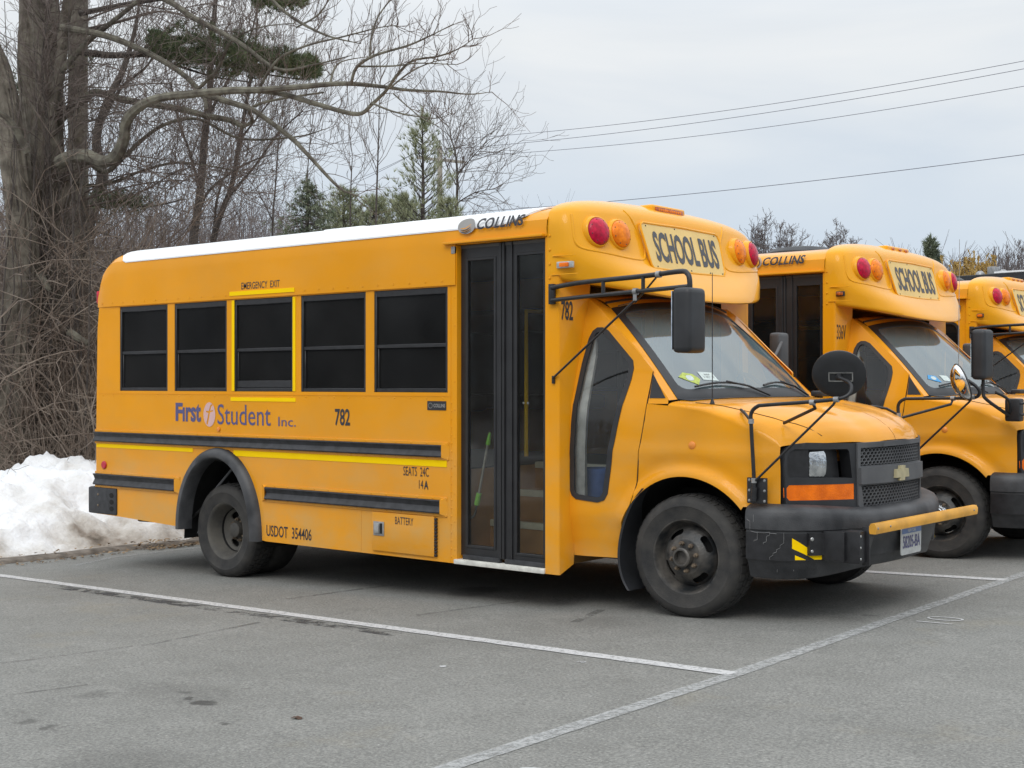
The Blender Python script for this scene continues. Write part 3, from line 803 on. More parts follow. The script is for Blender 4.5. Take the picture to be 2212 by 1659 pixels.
    if o['id'] < 2:
        mb = MB(); sheet(mb, [(-.818, .5), (-.735, .5), (-.725, 1.2), (-.72, 1.60), (-.76, 1.80), (-.818, 1.80)], [], lambda u, v: (u, -(cabW(u, v) - .035), v), step=.06, thick=(0, .02, 0)); mb.build('interior_panel', M['sill'], bus)
    # ---- entrance door
    if o['id'] < 2:
        for (xa, xb, g0, g1, gz0, gz1) in ((-1.692, -1.325, -1.628, -1.398, .335, 2.255), (-1.321, -.934, -1.198, -.978, .315, 2.265)):
            y0 = -1.158
            mb = MB(); sheet(mb, [(xa, .262), (xb, .262), (xb, ZD), (xa, ZD)], [[(g0, gz0), (g1, gz0), (g1, gz1), (g0, gz1)]], lambda u, v: (u, y0, v), thick=(0, .03, 0))
            for (a, b, c, d) in ((g0 - .018, g0, gz0 - .018, gz1 + .018), (g1, g1 + .018, gz0 - .018, gz1 + .018)): mb.box((a, y0 - .006, c), (b, y0 - .001, d), .002, seg=1)
            mb.box((g0, y0 - .006, gz0 - .018), (g1, y0 - .001, gz0), .002, seg=1); mb.box((g0, y0 - .006, gz1), (g1, y0 - .001, gz1 + .018), .002, seg=1)
            seal = xb - .022 if xa < -1.5 else xa
            mb.box((seal, y0 - .014, .262), (seal + .02, y0 - .001, ZD), .004, seg=1)
            if xa > -1.5: mb.box((xa + .075, y0 - .01, .262), (xa + .085, y0 - .001, ZD), .002, seg=1)
            d = mb.build('entrance_door', M['door'], bus, ang=25)
            MB().box((g0, y0 + .008, gz0), (g1, y0 + .013, gz1)).build('pane', M['doorg'], d, False)
            MB().box((xa + .03, y0 - .02, .236), (xb - .01, y0 + .01, .268), .004).build('door_sweep', M['rubber'], d)
        if first:
            MB().dome((-1.155, -1.146, 1.298), .009, (0, -1, 0)).dome((-1.118, -1.146, 1.298), .009, (0, -1, 0)).build('door_bolt', M['steel'], d)
    else:
        mb = MB(); sheet(mb, [(-1.692, .262), (-.934, .262), (-.934, ZD), (-1.692, ZD)], [rrect(-1.62, 1.0, -1.02, 2.12, .09)], lambda u, v: (u, -1.17, v), thick=(0, .03, 0)); d = mb.build('entrance_door', P, bus)
        mb = MB(); sheet(mb, rrect(-1.62, 1.0, -1.02, 2.12, .09), [rrect(-1.595, 1.025, -1.045, 2.095, .08)], lambda u, v: (u, -1.175, v)); mb.build('gasket', M['black'], d)
        mb = MB(); sheet(mb, rrect(-1.62, 1.0, -1.02, 2.12, .09), [], lambda u, v: (u, -1.155, v)); mb.build('pane', M['inside'], d, False)
        MB().box((-1.55, -1.20, 2.24), (-1.0, -1.175, 2.30), .004).build('door_track', M['galv'], d)
    MB().box((-1.71, -1.215, .205), (-.932, -1.11, .236), .004).build('step_sill', M['sill'], bus)
    MB().box((-1.735, -1.215, ZD - .055), (-1.70, -1.18, ZD - .005), .004).build('door_bracket', M['galv'], bus)
    # ---- front cap
    Lv = cap_levels(); loops = [cap_loop(*a) for a in Lv]; mb = MB(); n = len(loops[0])
    for lp in loops: mb.v += lp
    for i in range(len(loops) - 1):
        for j in range(n - 1): mb.f.append((i * n + j, i * n + j + 1, (i + 1) * n + j + 1, (i + 1) * n + j))
    # underside lid behind the lip
    k = len(mb.v); mb.v += [(-.93, y, 2.075) for x, y, z in loops[0]]
    for j in range(n - 1): mb.f.append((j, j + 1, k + j + 1, k + j))
    for i in range(11, len(loops) - 1): mb.f.append((i * n, (i + 1) * n, (i + 1) * n + n - 1, i * n + n - 1))
    # raised oval pods for the corner lamps and rims
    cap = mb.build('front_cap', M['paint2'], bus, ang=50)
    def capX(y, z):
        "forward surface of the cap at y, z (between levels)"
        best = None
        for i in range(6, len(loops) - 1):
            a, b = loops[i], loops[i + 1]
            ja = min(range(8, n - 8), key=lambda j: abs(a[j][1] - y)); jb = min(range(8, n - 8), key=lambda j: abs(b[j][1] - y))
            za, zb = a[ja][2], b[jb][2]
            if za <= z <= zb: t = (z - za) / max(1e-6, zb - za); return a[ja][0] + (b[jb][0] - a[ja][0]) * t
        return -.7
    from mathutils.bvhtree import BVHTree
    bv = BVHTree.FromPolygons([tuple(v) for v in mb.v], [tuple(f) for f in mb.f])
    def oncap(y, z, org=None):
        "nearest point of the cap seen from a point ahead of its corner"
        o_ = Vector((-.35, y * 1.25, z)) if org is None else org; h_ = bv.ray_cast(o_, (Vector((-.95, y * .80, z)) - o_).normalized()); return h_[0], h_[1]
    for sg in (-1, 1):
        ring = []
        for y_, z_ in ((-1.52, 2.50), (-1.5, 2.42), (-1.48, 2.34), (-1.42, 2.29), (-1.3, 2.27), (-1.15, 2.26), (-1.0, 2.25), (-.85, 2.24), (-.70, 2.235), (-.61, 2.245), (-.575, 2.29), (-.575, 2.34), (-.60, 2.39), (-.66, 2.455), (-.72, 2.52), (-.80, 2.57)):
            o_ = Vector((-.30, sg * abs(y_) * 1.15, z_ + .02)); tg = Vector((-.92, sg * abs(y_) * .62, z_)); h_ = bv.ray_cast(o_, (tg - o_).normalized())
            if h_[0] is not None: ring.append(h_[0] - h_[1] * .004)
        if len(ring) > 4: MB().tube(smooth_path(ring, 4), .010, 8).build('cap_moulding', M['paint2'], cap, ang=80)
    for sg in (-1, 1):
        for yy, mt, out_ in ((.985, 'redl', 12), (.765, 'amb', 6)):
            X0 = capX(sg * yy * .97, 2.40) + .012
            mx = Matrix.Translation((X0, sg * yy, 2.40)) @ Matrix.Rotation(R(90 + sg * out_ * 1.0), 4, 'Z') @ Matrix.Rotation(R(-9), 4, 'X')
            r_ = .089
            pod = MB().add(*_lm([(r_ + .034, .06), (r_ + .016, .006), (r_ + .010, -.012), (r_ + .003, -.014), (r_ + .001, -.004)], 36), mx).build('lamp_pod', M['paint2'], cap, ang=60)
            lens = MB().add(*_lm([(r_, -.002), (r_, -.016), (r_ - .006, -.024), (r_ * .8, -.034), (r_ * .5, -.043), (r_ * .25, -.047), (0, -.048)], 36), mx).build('warning_lamp', M[mt], bus)
            sc_ = MB()
            for q in range(8):
                an = 2 * math.pi * q / 8 + .3; sc_.dome((.075 * math.cos(an), -.030, .075 * math.sin(an)), .0055, (0, -1, 0), 6)
            MB().add(sc_.v, sc_.f, mx).build('screws', M['ink'], lens)
    # destination panel
    def sg_fn(off=0): return lambda y, z: (-.590 - (z - 2.2) * .27 + off, y, z)
    tr = [(y_ - .012, z_) for y_, z_ in ((-.452, 2.198), (.440, 2.198), (.462, 2.23), (.485, 2.44), (.47, 2.488), (.44, 2.50), (-.46, 2.502), (-.492, 2.488), (-.50, 2.46), (-.468, 2.22))]
    mb = MB(); sheet(mb, tr, [], sg_fn(.006), thick=(-.06, 0, 0)); s1 = mb.build('name_board', M['signf'], bus)
    mb = MB(); text(mb, 'SCHOOL BUS', -.405, 2.245, .405, 2.455, sg_fn(.009), .026, 0, .96); mb.build('lettering', M['inkg'], s1, False)
    rm_ = MB(); tp = [Vector(sg_fn(.004)(*p)) for p in dens(tr, .05)]; ctr = Vector((-.66, -.005, 2.35))
    rm_.tube([p + (p - ctr).normalized() * .010 for p in tp] + [tp[0] + (tp[0] - ctr).normalized() * .008], .008, 8); rm_.build('board_surround', M['paint2'], s1)
    mb = MB()
    for y_, z_ in ((-.46, 2.485), (-.1, 2.493), (.42, 2.488), (-.42, 2.21), (0.0, 2.207), (.25, 2.207), (.42, 2.212)): p = sg_fn(.008)(y_, z_); mb.dome(p, .006, (1, 0, 0), 6)
    mb.build('screws', M['ink'], s1)
    # roof marker lamps in their scoop
    if first:
        hs = MB().box((-.90, -.20, 2.592), (-.775, .22, 2.668), .02, seg=3); hs.build('marker_housing', M['paint2'], bus)
        mk = MB().box((-.80, -.17, 2.612), (-.762, .175, 2.652), .008); mk = mk.build('marker_lamp', M['ambd'], bus)
        mb = MB()
        for q in range(12): mb.dome((-.762, -.135 + .0245 * q, 2.633), .010, (1, 0, 0), 6, .4)
        mb.build('diode', M['amb'], mk)
    else:
        hs = MB().box((-.90, -.24, 2.592), (-.785, .24, 2.665), .02, seg=3); hs.build('marker_housing', M['paint2'], bus)
        for y_ in (-.13, .02, .15): MB().add(*_lm([(.018, 0), (.018, -.008), (.012, -.016), (0, -.017)], 14), Matrix.Translation((-.785, y_, 2.635)) @ Matrix.Rotation(R(90), 4, 'Z')).build('marker_lamp', M['ambd'], bus)
    # side marker
    ml = {0: (.06, 'amb'), 1: (.035, 'ambd'), 2: (.055, 'redl')}[o['id']]
    fr = MB().box((-.735, -1.212, 2.150), (-.615, -1.175, 2.195), .006)
    cx_ = -.775
    fr = MB().box((cx_ - .062 if first else cx_ - .036, -1.207, 2.158), (cx_ + .062 if first else cx_ + .036, -1.18, 2.200), .005).build('side_marker', M['steel' if first else 'plastd'], bus)
    MB().box((cx_ - .036 if first else cx_ - .028, -1.216, 2.165), (cx_ + .036 if first else cx_ + .028, -1.2, 2.193), .006).build('marker_lens', M['turn' if o['id'] != 1 else 'ambd'], fr)
    MB().box((-.88, -1.2075, 2.115), (-.67, -1.199, 2.122), .003).box((-.87, -1.2075, 2.235), (-.69, -1.199, 2.241), .003).build('cap_moulding', M['paint2'], bus)

    # ---- cab
    for sg in (-1, 1):
        A = []
        for i in range(13):
            an = R(176 - i * (176 - 128) / 12); A.append((.49 * math.cos(an), .37 + .49 * math.sin(an)))
        # door panel piece (behind the cut line)
        edge = [(-.488, .335)] + [q for q in A if q[1] > .36] + [(-.302, .756)]
        outl = [(-.822, .32)] + [(-.50, .32)] + [(-.489, .40), (-.478, .48), (-.455, .555), (-.42, .62), (-.392, .665), (-.372, .72), (-.360, .85), (-.345, 1.0), (-.318, 1.15), (-.300, 1.30), (-.291, 1.50), (-.295, 1.512),
                (-.42, 1.63), (-.735, 1.925), (-.822, 1.985)]
        win = [(-.865 + .06, .735), (-.79, .70), (-.75, .69), (-.62, .68), (-.578, .695), (-.555, .73), (-.52, 1.0), (-.475, 1.25), (-.435, 1.45), (-.432, 1.53), (-.445, 1.57), (-.58, 1.715), (-.63, 1.765), (-.68, 1.79), (-.72, 1.795), (-.752, 1.775), (-.775, 1.73), (-.80, 1.55), (-.815, 1.2), (-.818, .8)]
        win = [(-.812, .74), (-.80, .71), (-.77, .69), (-.62, .675), (-.578, .69), (-.556, .73), (-.52, 1.0), (-.475, 1.25), (-.435, 1.45), (-.430, 1.52), (-.443, 1.57), (-.58, 1.705), (-.64, 1.765), (-.68, 1.785), (-.715, 1.785), (-.742, 1.765), (-.762, 1.72), (-.785, 1.55), (-.805, 1.2), (-.814, .85)]
        def inset(P_, d):
            cx0 = sum(p[0] for p in P_) / len(P_); cz0 = sum(p[1] for p in P_) / len(P_); o_ = []
            m_ = len(P_)
            for i in range(m_):
                a = Vector(P_[i - 1]); b = Vector(P_[i]); c = Vector(P_[(i + 1) % m_]); t1 = (b - a).normalized(); t2 = (c - b).normalized()
                nn = (Vector((-t1.y, t1.x)) + Vector((-t2.y, t2.x))).normalized(); o_.append(tuple(b + nn * d))
            return o_
        fn = lambda u, v: (u, sg * cabW(u, v), v)
        ccw = sum(win[i - 1][0] * win[i][1] - win[i][0] * win[i - 1][1] for i in range(len(win))) > 0
        win_ = win if ccw else win[::-1]
        mb = MB(); sheet(mb, outl, [win_], fn, step=.05, thick=(0, -sg * .02, 0)); dp = mb.build('cab_side_panel', P, bus, ang=45)
        g1 = inset(win_, .028)
        mb = MB(); sheet(mb, inset(win_, -.004), [g1], lambda u, v: (u, sg * (cabW(u, v) + .006), v), step=.05, thick=(0, -sg * .014, 0)); mb.build('window_gasket', M['plastd'], dp, ang=60)
        mb = MB(); sheet(mb, g1, [], lambda u, v: (u, sg * (cabW(u, v) - .004), v), step=.08); mb.build('pane', M['cabg'], dp)
        # pillar strip in front of the cut line, fender and half of the hood
        strp = [(-.288, 1.302), (-.145, 1.302), (-.15, 1.325), (-.42, 1.618), (-.289, 1.500)]
        strp = [(-.292, 1.30), (-.138, 1.30), (-.140, 1.322), (-.285, 1.466), (-.42, 1.60), (-.42, 1.624), (-.286, 1.502)]
        mb = MB(); sheet(mb, [(-.290, 1.30), (-.140, 1.30), (-.145, 1.332), (-.44, 1.632), (-.285, 1.498)], [], fn, step=.04); 
        arch = [(.49 * math.cos(R(a)), .37 + .49 * math.sin(R(a))) for a in range(39, 142, 4)][::-1]
        fo = [(-.384, .672)] + [a for a in arch if a[0] > -.375] + [(.395, .698), (XE, .70), (XE, hoodS(XE))]
        Lx = hoodS(-.14) + cabW(-.14, hoodS(-.14)) + .1
        def lim(X): return hoodS(X) + cabW(X, hoodS(X)) + .1
        fo += [(XE - (XE + .139) * q_ / 40, lim(XE - (XE + .139) * q_ / 40) - 1e-4) for q_ in range(41)]
        fo += [(-.139, 1.30), (-.294, 1.30), (-.312, 1.15), (-.339, 1.0), (-.354, .85), (-.366, .72)]
        mb2 = MB(); sheet(mb2, fo, [], lambda u, v: (lambda q: (q[0], sg * q[1], q[2]))(front(u, v)), step=.021)
        mb.add(mb2.v, mb2.f); mb.build('fender', P, bus, ang=50)
        mb = MB(); sheet(mb, [(-.284, 1.335), (-.165, 1.335), (-.283, 1.488)], [], lambda u, v: (u, sg * (cabW(u, v) + .004), v), step=.05); mb.build('quarter_trim', M['plastd'], bus)
        # shut line between door panel and fender, hood seam
        mb = MB()
        mb.tube([(u, sg * (cabW(u, v) - .001), v) for u, v in ((-.378, .69), (-.360, .80), (-.347, .93), (-.330, 1.07), (-.306, 1.2), (-.296, 1.32), (-.288, 1.50))], .0035, 5)
        mb.build('shut_line', M['dark'], bus)
        pts = []
        for i in range(15):
            X = -.02 + .60 * i / 14; yy = (.90 - .07 * (i / 14)) if i < 11 else .83 - .09 * (i - 10); yy = interp([(-.02, .905), (.3, .865), (.45, .80), (.54, .71), (.60, .66)], X)
            p = hood_up(X, yy); pts.append((p.x, sg * p.y, p.z + .0005))
        MB().tube(pts, .003, 5).build('hood_seam', M['dark'], bus)
        # wheel housing
        mb = MB(); vs = []; n_ = 22
        for i in range(n_ + 1):
            a = R(205 - 215 * i / n_)
            for y_ in (.965, .45): vs.append((.52 * math.cos(a), sg * y_, .37 + .50 * math.sin(a)))
        mb.add(vs, [(2 * i, 2 * i + 1, 2 * i + 3, 2 * i + 2) for i in range(n_)]); mb.box((-.52, min(sg * .42, sg * .45), .33), (.50, max(sg * .42, sg * .45), .9)); mb.build('wheel_housing', M['dark'], bus)
        # mud flap
        cp = smooth_path([(-.30, 0, .775), (-.385, 0, .675), (-.445, 0, .55), (-.478, 0, .42), (-.482, 0, .30), (-.455, 0, .20), (-.41, 0, .13)], 4); mb = MB(); vs = []
        for i, p in enumerate(cp):
            wd = .05 + .17 * sst(i / len(cp) * 2.2)
            for y_, dx in ((1.035, 0), (1.035 - wd, .012), (1.035 - wd, .024), (1.03, .014)): vs.append((p.x + dx, sg * y_, p.z))
        mb.add(vs, [(4 * i + j, 4 * i + (j + 1) % 4, 4 * (i + 1) + (j + 1) % 4, 4 * (i + 1) + j) for i in range(len(cp) - 1) for j in range(4)] + [(0, 1, 2, 3), tuple(len(vs) - 4 + j for j in range(4))])
        mb.build('mud_flap', M['plastd'], bus, ang=50)
        MB().add(*_lm([(.024, 0), (.024, -.006), (.016, -.012), (0, -.013)], 18), Matrix.Translation((.045, sg * (cabW(.045, 1.05) - .002), 1.05)) @ (Matrix.Identity(4) if sg < 0 else Matrix.Scale(-1, 4, (0, 1, 0)))).build('fender_reflector', M['trim'], bus)
    # filler under the cab between bulkhead and door panel
    MB().box((-.82, -1.05, .33), (-.80, 1.05, 2.0)).build('bulkhead', M['wood'], bus) if False else None
    # cab roof
    mb = MB()
    def rf(u, v):   # u y/h, v 0..1 from windshield top to bulkhead
        a = Vector(wind(u, 1.0)); q = abs(u) ** 2.2
        b = Vector((-.825, u * .80, 2.035 - .05 * q)); p = a.lerp(b, v); p.z += .012 * math.sin(math.pi * v); return p
    sheet(mb, [(-1, -.0), (1, -.0), (1, 1), (-1, 1)], [], rf, step=.12)
    for sg in (-1, 1):       # side rails of the roof meet the pillars
        pts = [(-.735, sg * cabW(-.735, 1.925), 1.925), (-.822, sg * cabW(-.822, 1.985), 1.985)]; a = rf(sg, 0); b = rf(sg, 1)
        mb.add([pts[0], pts[1], b, a], [(0, 1, 2, 3)])
        # pillar between side sheet and glass edge
        vs = []
        for i in range(11):
            t = i / 10; u = -.140 - (.735 - .140) * t; z = 1.322 + (1.925 - 1.322) * t; vs.append((u, sg * (cabW(u, z) - .001), z)); vs.append(tuple(Vector(wind(sg, t))))
        mb.add(vs, [(2 * i, 2 * i + 1, 2 * i + 3, 2 * i + 2) for i in range(10)])
    mb.build('cab_roof', P, bus, ang=60)
    MB().tube([Vector(rf(u / 10, .35)) + Vector((0, 0, .004)) for u in range(-10, 11)], .009, 6).build('roof_moulding', M['plastd'], bus)
    # windshield: black surround with the glass set in it
    mb = MB(); ow = [(-1, 0), (1, 0), (1, 1), (-1, 1)]; iw = rrect(-.925, .085, .925, .93, .07)
    sheet(mb, ow, [iw], lambda u, v: wind(u, v, .004), step=.06, thick=(0, 0, -.012)); ws = mb.build('windshield_surround', M['plastd'], bus, ang=60)
    mb = MB(); sheet(mb, iw, [], lambda u, v: wind(u, v, -.002), step=.08); mb.build('windshield', M['wind'], ws, ang=80)
    # cowl, wipers, dash
    mb = MB()
    def cowl(u, v): a = Vector(wind(u, .0, .003)); b = hood_up(-.10, abs(u) * .87, .002); b.y = u * .87; b.x += .03; return a.lerp(b, v)
    sheet(mb, [(-1, 0), (1, 0), (1, 1), (-1, 1)], [], cowl, step=.1); mb.build('cowl', M['plastd'], bus); MB().box((.02, .58, 1.335), (.11, .80, 1.375), .015).build('cowl_cap', M['plastd'], bus)
    for u0, u1 in ((-.80, -.02), (.02, .80)):
        mb = MB(); pts = [Vector(wind(u0 + (u1 - u0) * t / 8 * .72, .095 + .03 * math.sin(t / 8 * 3), .016)) for t in range(9)]; mb.tube(pts, .0075, 6)
        pv = Vector(wind(u1, .0, .02)); md = pts[5]; mb.tube([pv, (pv + md) / 2 + Vector((0, 0, .02)), md + Vector((0, 0, .008))], .007, 6); mb.build('wiper', M['black'], bus)
    mb = MB(); mb.box((-.34, -.80, 1.10), (-.02, .80, 1.27), .04, seg=3); mb.build('dashboard', M['inter'], bus)
    mb = MB(); mx = Matrix.Translation((-.42, .60, 1.33)) @ Matrix.Rotation(R(60), 4, 'Y')
    mb.tube([mx @ Vector((.19 * math.cos(a * math.pi / 10), .19 * math.sin(a * math.pi / 10), 0)) for a in range(21)], .014, 8); mb.tube([mx @ Vector((-.19, 0, 0)), mx @ Vector((.19, 0, 0))], .012, 6); mb.build('steering_wheel', M['plastd'], bus)
    # inspection stickers
    def ws_fn(off): return lambda u, v: wind(u, v, off)
    if first:
        mb = MB(); sheet(mb, [(-.865, .205), (-.80, .245), (-.715, .225), (-.675, .175), (-.725, .125), (-.80, .165)], [], ws_fn(.001)); q = mb.build('inspection_sticker', M['stickg'], ws, False)
        mb = MB(); sheet(mb, rrect(-.80, .165, -.735, .215, .02), [], ws_fn(.0025)); mb.build('sticker_print', M['paper'], q, False)
        mb = MB(); sheet(mb, [(-.645, .17), (-.49, .155), (-.50, .232), (-.65, .245)], [], ws_fn(.001)); q = mb.build('registration_sticker', M['paper'], ws, False)
        mb = MB(); text(mb, '2  2011  15', -.625, .185, -.515, .20, ws_fn(.0025)); text(mb, 'MV', -.60, .208, -.54, .222, ws_fn(.0025)); mb.build('sticker_print', M['ink'], q, False)
    else:
        mb = MB(); sheet(mb, [(-.84, .20), (-.80, .25), (-.70, .23), (-.68, .15), (-.76, .17)], [], ws_fn(.001)); q = mb.build('inspection_sticker', M['stickb'], ws, False)
        mb = MB(); sheet(mb, rrect(-.79, .185, -.72, .225, .02), [], ws_fn(.0025)); mb.build('sticker_print', M['paper'], q, False)
        mb = MB(); sheet(mb, [(-.62, .17), (-.50, .155), (-.51, .225), (-.63, .24)], [], ws_fn(.001)); mb.build('registration_sticker', M['paper'], ws, False)
    # ---- front fascia
    def F_(off=0): return lambda y, z: (Xf(y) + off + .015 * (1.08 - z), y, z)
    mb = MB()
    head = {}
    for sg in (-1, 1):
        def q(P_): return [(sg * a, b) for a, b in P_]
        o_ = [(.462, .675), (.91, .705), (.922, .72), (.926, .95), (.922, 1.02), (.905, 1.050), (.875, 1.070), (.80, 1.078), (.462, 1.068)]
        h1 = [(.50, .862), (.905, .878), (.912, .90), (.912, .99), (.90, 1.025), (.875, 1.04), (.535, 1.035), (.52, 1.02)]
        h2 = [(.485, .735), (.905, .742), (.918, .76), (.918, .815), (.905, .832), (.485, .828)]
        m_ = MB(); sheet(m_, q(o_), [q(h1), q(h2)], F_(.008), step=.05, thick=(-.085, -sg * .035, 0)); hb = m_.build('headlight_bezel', M['plastd'], bus, ang=40)
        m_ = MB(); sheet(m_, q(h1), [], F_(-.075), step=.08); m_.build('recess', M['black'], hb)
        # housing block left of the lamp and the lens
        m_ = MB(); sheet(m_, q([(.785, .872), (.91, .88), (.91, 1.0), (.90, 1.035), (.785, 1.038)]), [], F_(-.004), step=.04, thick=(-.07, 0, 0)); m_.build('lamp_housing', M['black'], hb)
        lo = q([(.688, .877), (.775, .877), (.782, .89), (.782, 1.01), (.775, 1.022), (.688, 1.026), (.680, 1.01), (.679, .89)])
        m_ = MB(); sheet(m_, lo, [], lambda y, z: (Xf(y) - .006 + .016 * (1 - ((z - .95) / .075) ** 2) * .6, y, z), step=.02, thick=(-.05, 0, 0)); hl = m_.build('headlight', M['chrome'], bus, ang=50)
        m_ = MB(); sheet(m_, q(h2), [], lambda y, z: (Xf(y) + .006 + .015 * (1.08 - z), y, z), step=.03, thick=(-.02, 0, 0)); m_.build('turn_signal', M['turn'], bus, ang=50)
    m_ = MB()
    gu = [(-.440, .930), (.440, .930), (.435, 1.045), (-.435, 1.038)]; gl = [(-.415, .685), (0, .672), (.415, .685), (.432, .812), (-.432, .812)]
    sheet(m_, [(-.462, .70), (-.44, .665), (-.3, .648), (0, .640), (.3, .648), (.44, .665), (.462, .70), (.462, 1.070), (0, 1.074), (-.462, 1.070)], [gu, gl], F_(.018), step=.05, thick=(-.06, 0, 0)); gr = m_.build('grille', M['plast'], bus, ang=40)
    m_ = MB()
    sheet(m_, [(-.455, .822), (.455, .822), (.455, .922), (-.455, .922)], [], F_(.034), step=.05, thick=(-.02, 0, 0)); m_.build('grille_bar', M['plast'], gr, ang=50)
    m_ = MB()
    for pol in (gu, gl): sheet(m_, pol, [], F_(-.035), step=.1)
    m_.build('grille_backing', M['dark'], gr)
    hx = .0205; GM = {0: MB(), 1: MB()}
    for row in range(-20, 60):
        for c in range(-14, 15):
            yc = c * hx * 2 * .95 + (hx * .95 if row % 2 else 0); z_ = .66 + row * hx * 1.50 * .62
            pol = gu if z_ > .87 else gl
            if not inpoly(yc, z_, pol): continue
            vs = []
            for rr, off in ((1.08, 0), (.80, 0), (.80, -.014)):
                for k in range(6):
                    an = R(60 * k + 30); y2 = yc + hx * rr * math.cos(an) * 1.02; z2 = z_ + hx * rr * math.sin(an) * .62; y2 = max(-.445, min(.445, y2)); vs.append((Xf(y2) + .008 + off + .015 * (1.08 - z2), y2, z2))
            GM[z_ > .87].add(vs, [(k, (k + 1) % 6, 6 + (k + 1) % 6, 6 + k) for k in range(6)] + [(6 + k, 6 + (k + 1) % 6, 12 + (k + 1) % 6, 12 + k) for k in range(6)])
    for q_ in GM: GM[q_].build('grille_mesh', M['plast'], gr, False)
    a, b_, c, d = .078, .030, .020, .034
    bow = [(-.080, .850), (-.030, .850), (-.034, .834), (.026, .834), (.030, .850), (.084, .850), (.076, .893), (.032, .893), (.036, .910), (-.024, .910), (-.028, .893), (-.074, .893)]
    m_ = MB(); sheet(m_, [(y * 1.16 - .015, .871 + (z - .871) * 1.2) for y, z in bow], [], F_(.052), thick=(-.02, 0, 0)); m_.build('emblem', M['bow'], gr, ang=20)
    # ---- bumper
    path = [(.42, -1.015), (.50, -1.02), (.575, -1.01), (.65, -.98), (.72, -.93), (.79, -.85), (.85, -.74), (.90, -.60), (.94, -.42), (.965, -.2), (.972, 0)]
    path = path + [(x, -y) for x, y in path[-2::-1]]
    pth = [(p.x, p.y) for p in smooth_path([(x, y, 0) for x, y in path], 4)]
    def offp(i, d):
        a = pth[max(0, i - 1)]; b = pth[min(len(pth) - 1, i + 1)]; t = Vector((b[0] - a[0], b[1] - a[1])).normalized(); return (pth[i][0] + (t.y) * d, pth[i][1] - t.x * d)
    pr_ = [(.715, -.16), (.722, -.06), (.700, -.012), (.675, .002), (.64, .006), (.575, .004), (.565, -.006), (.40, -.010), (.385, -.022), (.30, -.045), (.285, -.055), (.285, -.12)]
    m_ = MB(); nn = len(pr_)
    for i in range(len(pth)):
        k = 1 - min(1, abs(pth[i][1]) / 1.0); zl = lambda z: z - .035 * sst(k * 1.6) if z > .6 else (z + .045 * sst(k * 1.5) if z < .39 else z)
        for z, d in pr_:
            dd = d + (.03 * sst(k * 2) if z > .45 else 0)
            x_, y_ = offp(i, dd); m_.v.append((x_, y_, zl(z)))
    m_.f = [(i * nn + j, i * nn + j + 1, (i + 1) * nn + j + 1, (i + 1) * nn + j) for i in range(len(pth) - 1) for j in range(nn - 1)] + [tuple(range(nn)), tuple((len(pth) - 1) * nn + j for j in range(nn))]
    bp = m_.build('front_bumper', M['bump'], bus, ang=40)
    def bface(y, z, d):
        i = min(range(len(pth)), key=lambda q_: abs(pth[q_][1] - y) + (0 if pth[q_][0] > .5 else 9)); 
        j = i + 1 if pth[i][1] < y else i - 1; j = max(0, min(len(pth) - 1, j)); t = (y - pth[i][1]) / (pth[j][1] - pth[i][1] or 1)
        a = offp(i, d); b = offp(j, d); return (a[0] + (b[0] - a[0]) * t, y, z)
    for sg in (-1, 1):
        m_ = MB(); vs = []
        ii = [i for i in range(len(pth)) if sg * pth[i][1] > .52]
        for i in ii:
            for z in (.555, .398): x_, y_ = offp(i, .0005 - .002); vs.append((x_, y_, z))
        m_.add(vs, [(2 * i, 2 * i + 1, 2 * i + 3, 2 * i + 2) for i in range(len(ii) - 1)]); cp_ = m_.build('corner_guard', M['black'], bp)
        m_ = MB()
        for pol in ([(-.955, .530), (-.955, .470), (-.86, .405), (-.70, .402), (-.66, .412), (-.80, .432), (-.90, .480)], [(-.945, .432), (-.945, .404), (-.90, .404)], [(-.72, .553), (-.66, .553), (-.69, .540)], [(-.845, .553), (-.78, .553), (-.80, .545)]):
            sheet(m_, [(a_ if sg < 0 else -a_, b) for a_, b in pol], [], lambda y, z: bface(y, z, .0015), step=.03)
        m_.build('chevron_tape', M['tape'], cp_)
    if first:
        sc_m = MB()
        def onpath(X_, z_, d_):
            i_ = next(q_ for q_ in range(len(pth)) if pth[q_][0] >= X_); a_ = offp(i_, d_); return Vector((a_[0], a_[1], z_))
        for ln_ in (((.44, .562), (.50, .556), (.56, .560), (.60, .552)), ((.56, .555), (.55, .52), (.53, .49)), ((.635, .56), (.64, .50), (.60, .45), (.565, .405)), ((.48, .56), (.49, .53), (.47, .50)), ((.43, .64), (.445, .60), (.44, .57)), ((.46, .66), (.47, .62)), ((.60, .375), (.605, .33)), ((.69, .37), (.695, .335))):
            pts_ = []
            for (xa_, za_), (xb_, zb_) in zip(ln_, ln_[1:]):
                for q_ in range(5): t_ = q_ / 4; pts_.append(onpath(xa_ + (xb_ - xa_) * t_, za_ + (zb_ - za_) * t_ + .002 * math.sin(t_ * 20 + xa_ * 90), .008 if za_ > .57 else (.001 if za_ > .39 else -.034)))
            sc_m.tube(pts_, .0011, 4)
        sc_m.build('scuff', M['galv'], bp, False)
    # crossing bar, bracket
    if first or o['id'] == 1:
        m_ = MB().box((.93, -.80, .392), (1.035, -.70, .578), .008); m_.add([(.775, -.905, .43), (.84, -.80, .43), (.84, -.80, .558), (.775, -.905, .558), (.755, -.895, .43), (.82, -.79, .43), (.82, -.79, .558), (.755, -.895, .558)], [(0, 1, 2, 3), (4, 5, 6, 7), (0, 1, 5, 4), (1, 2, 6, 5), (2, 3, 7, 6), (3, 0, 4, 7)]); m_.box((.80, -.82, .40), (.95, -.70, .57), .004); m_.box((1.01, -.715, .375), (1.055, -.703, .60), .003)
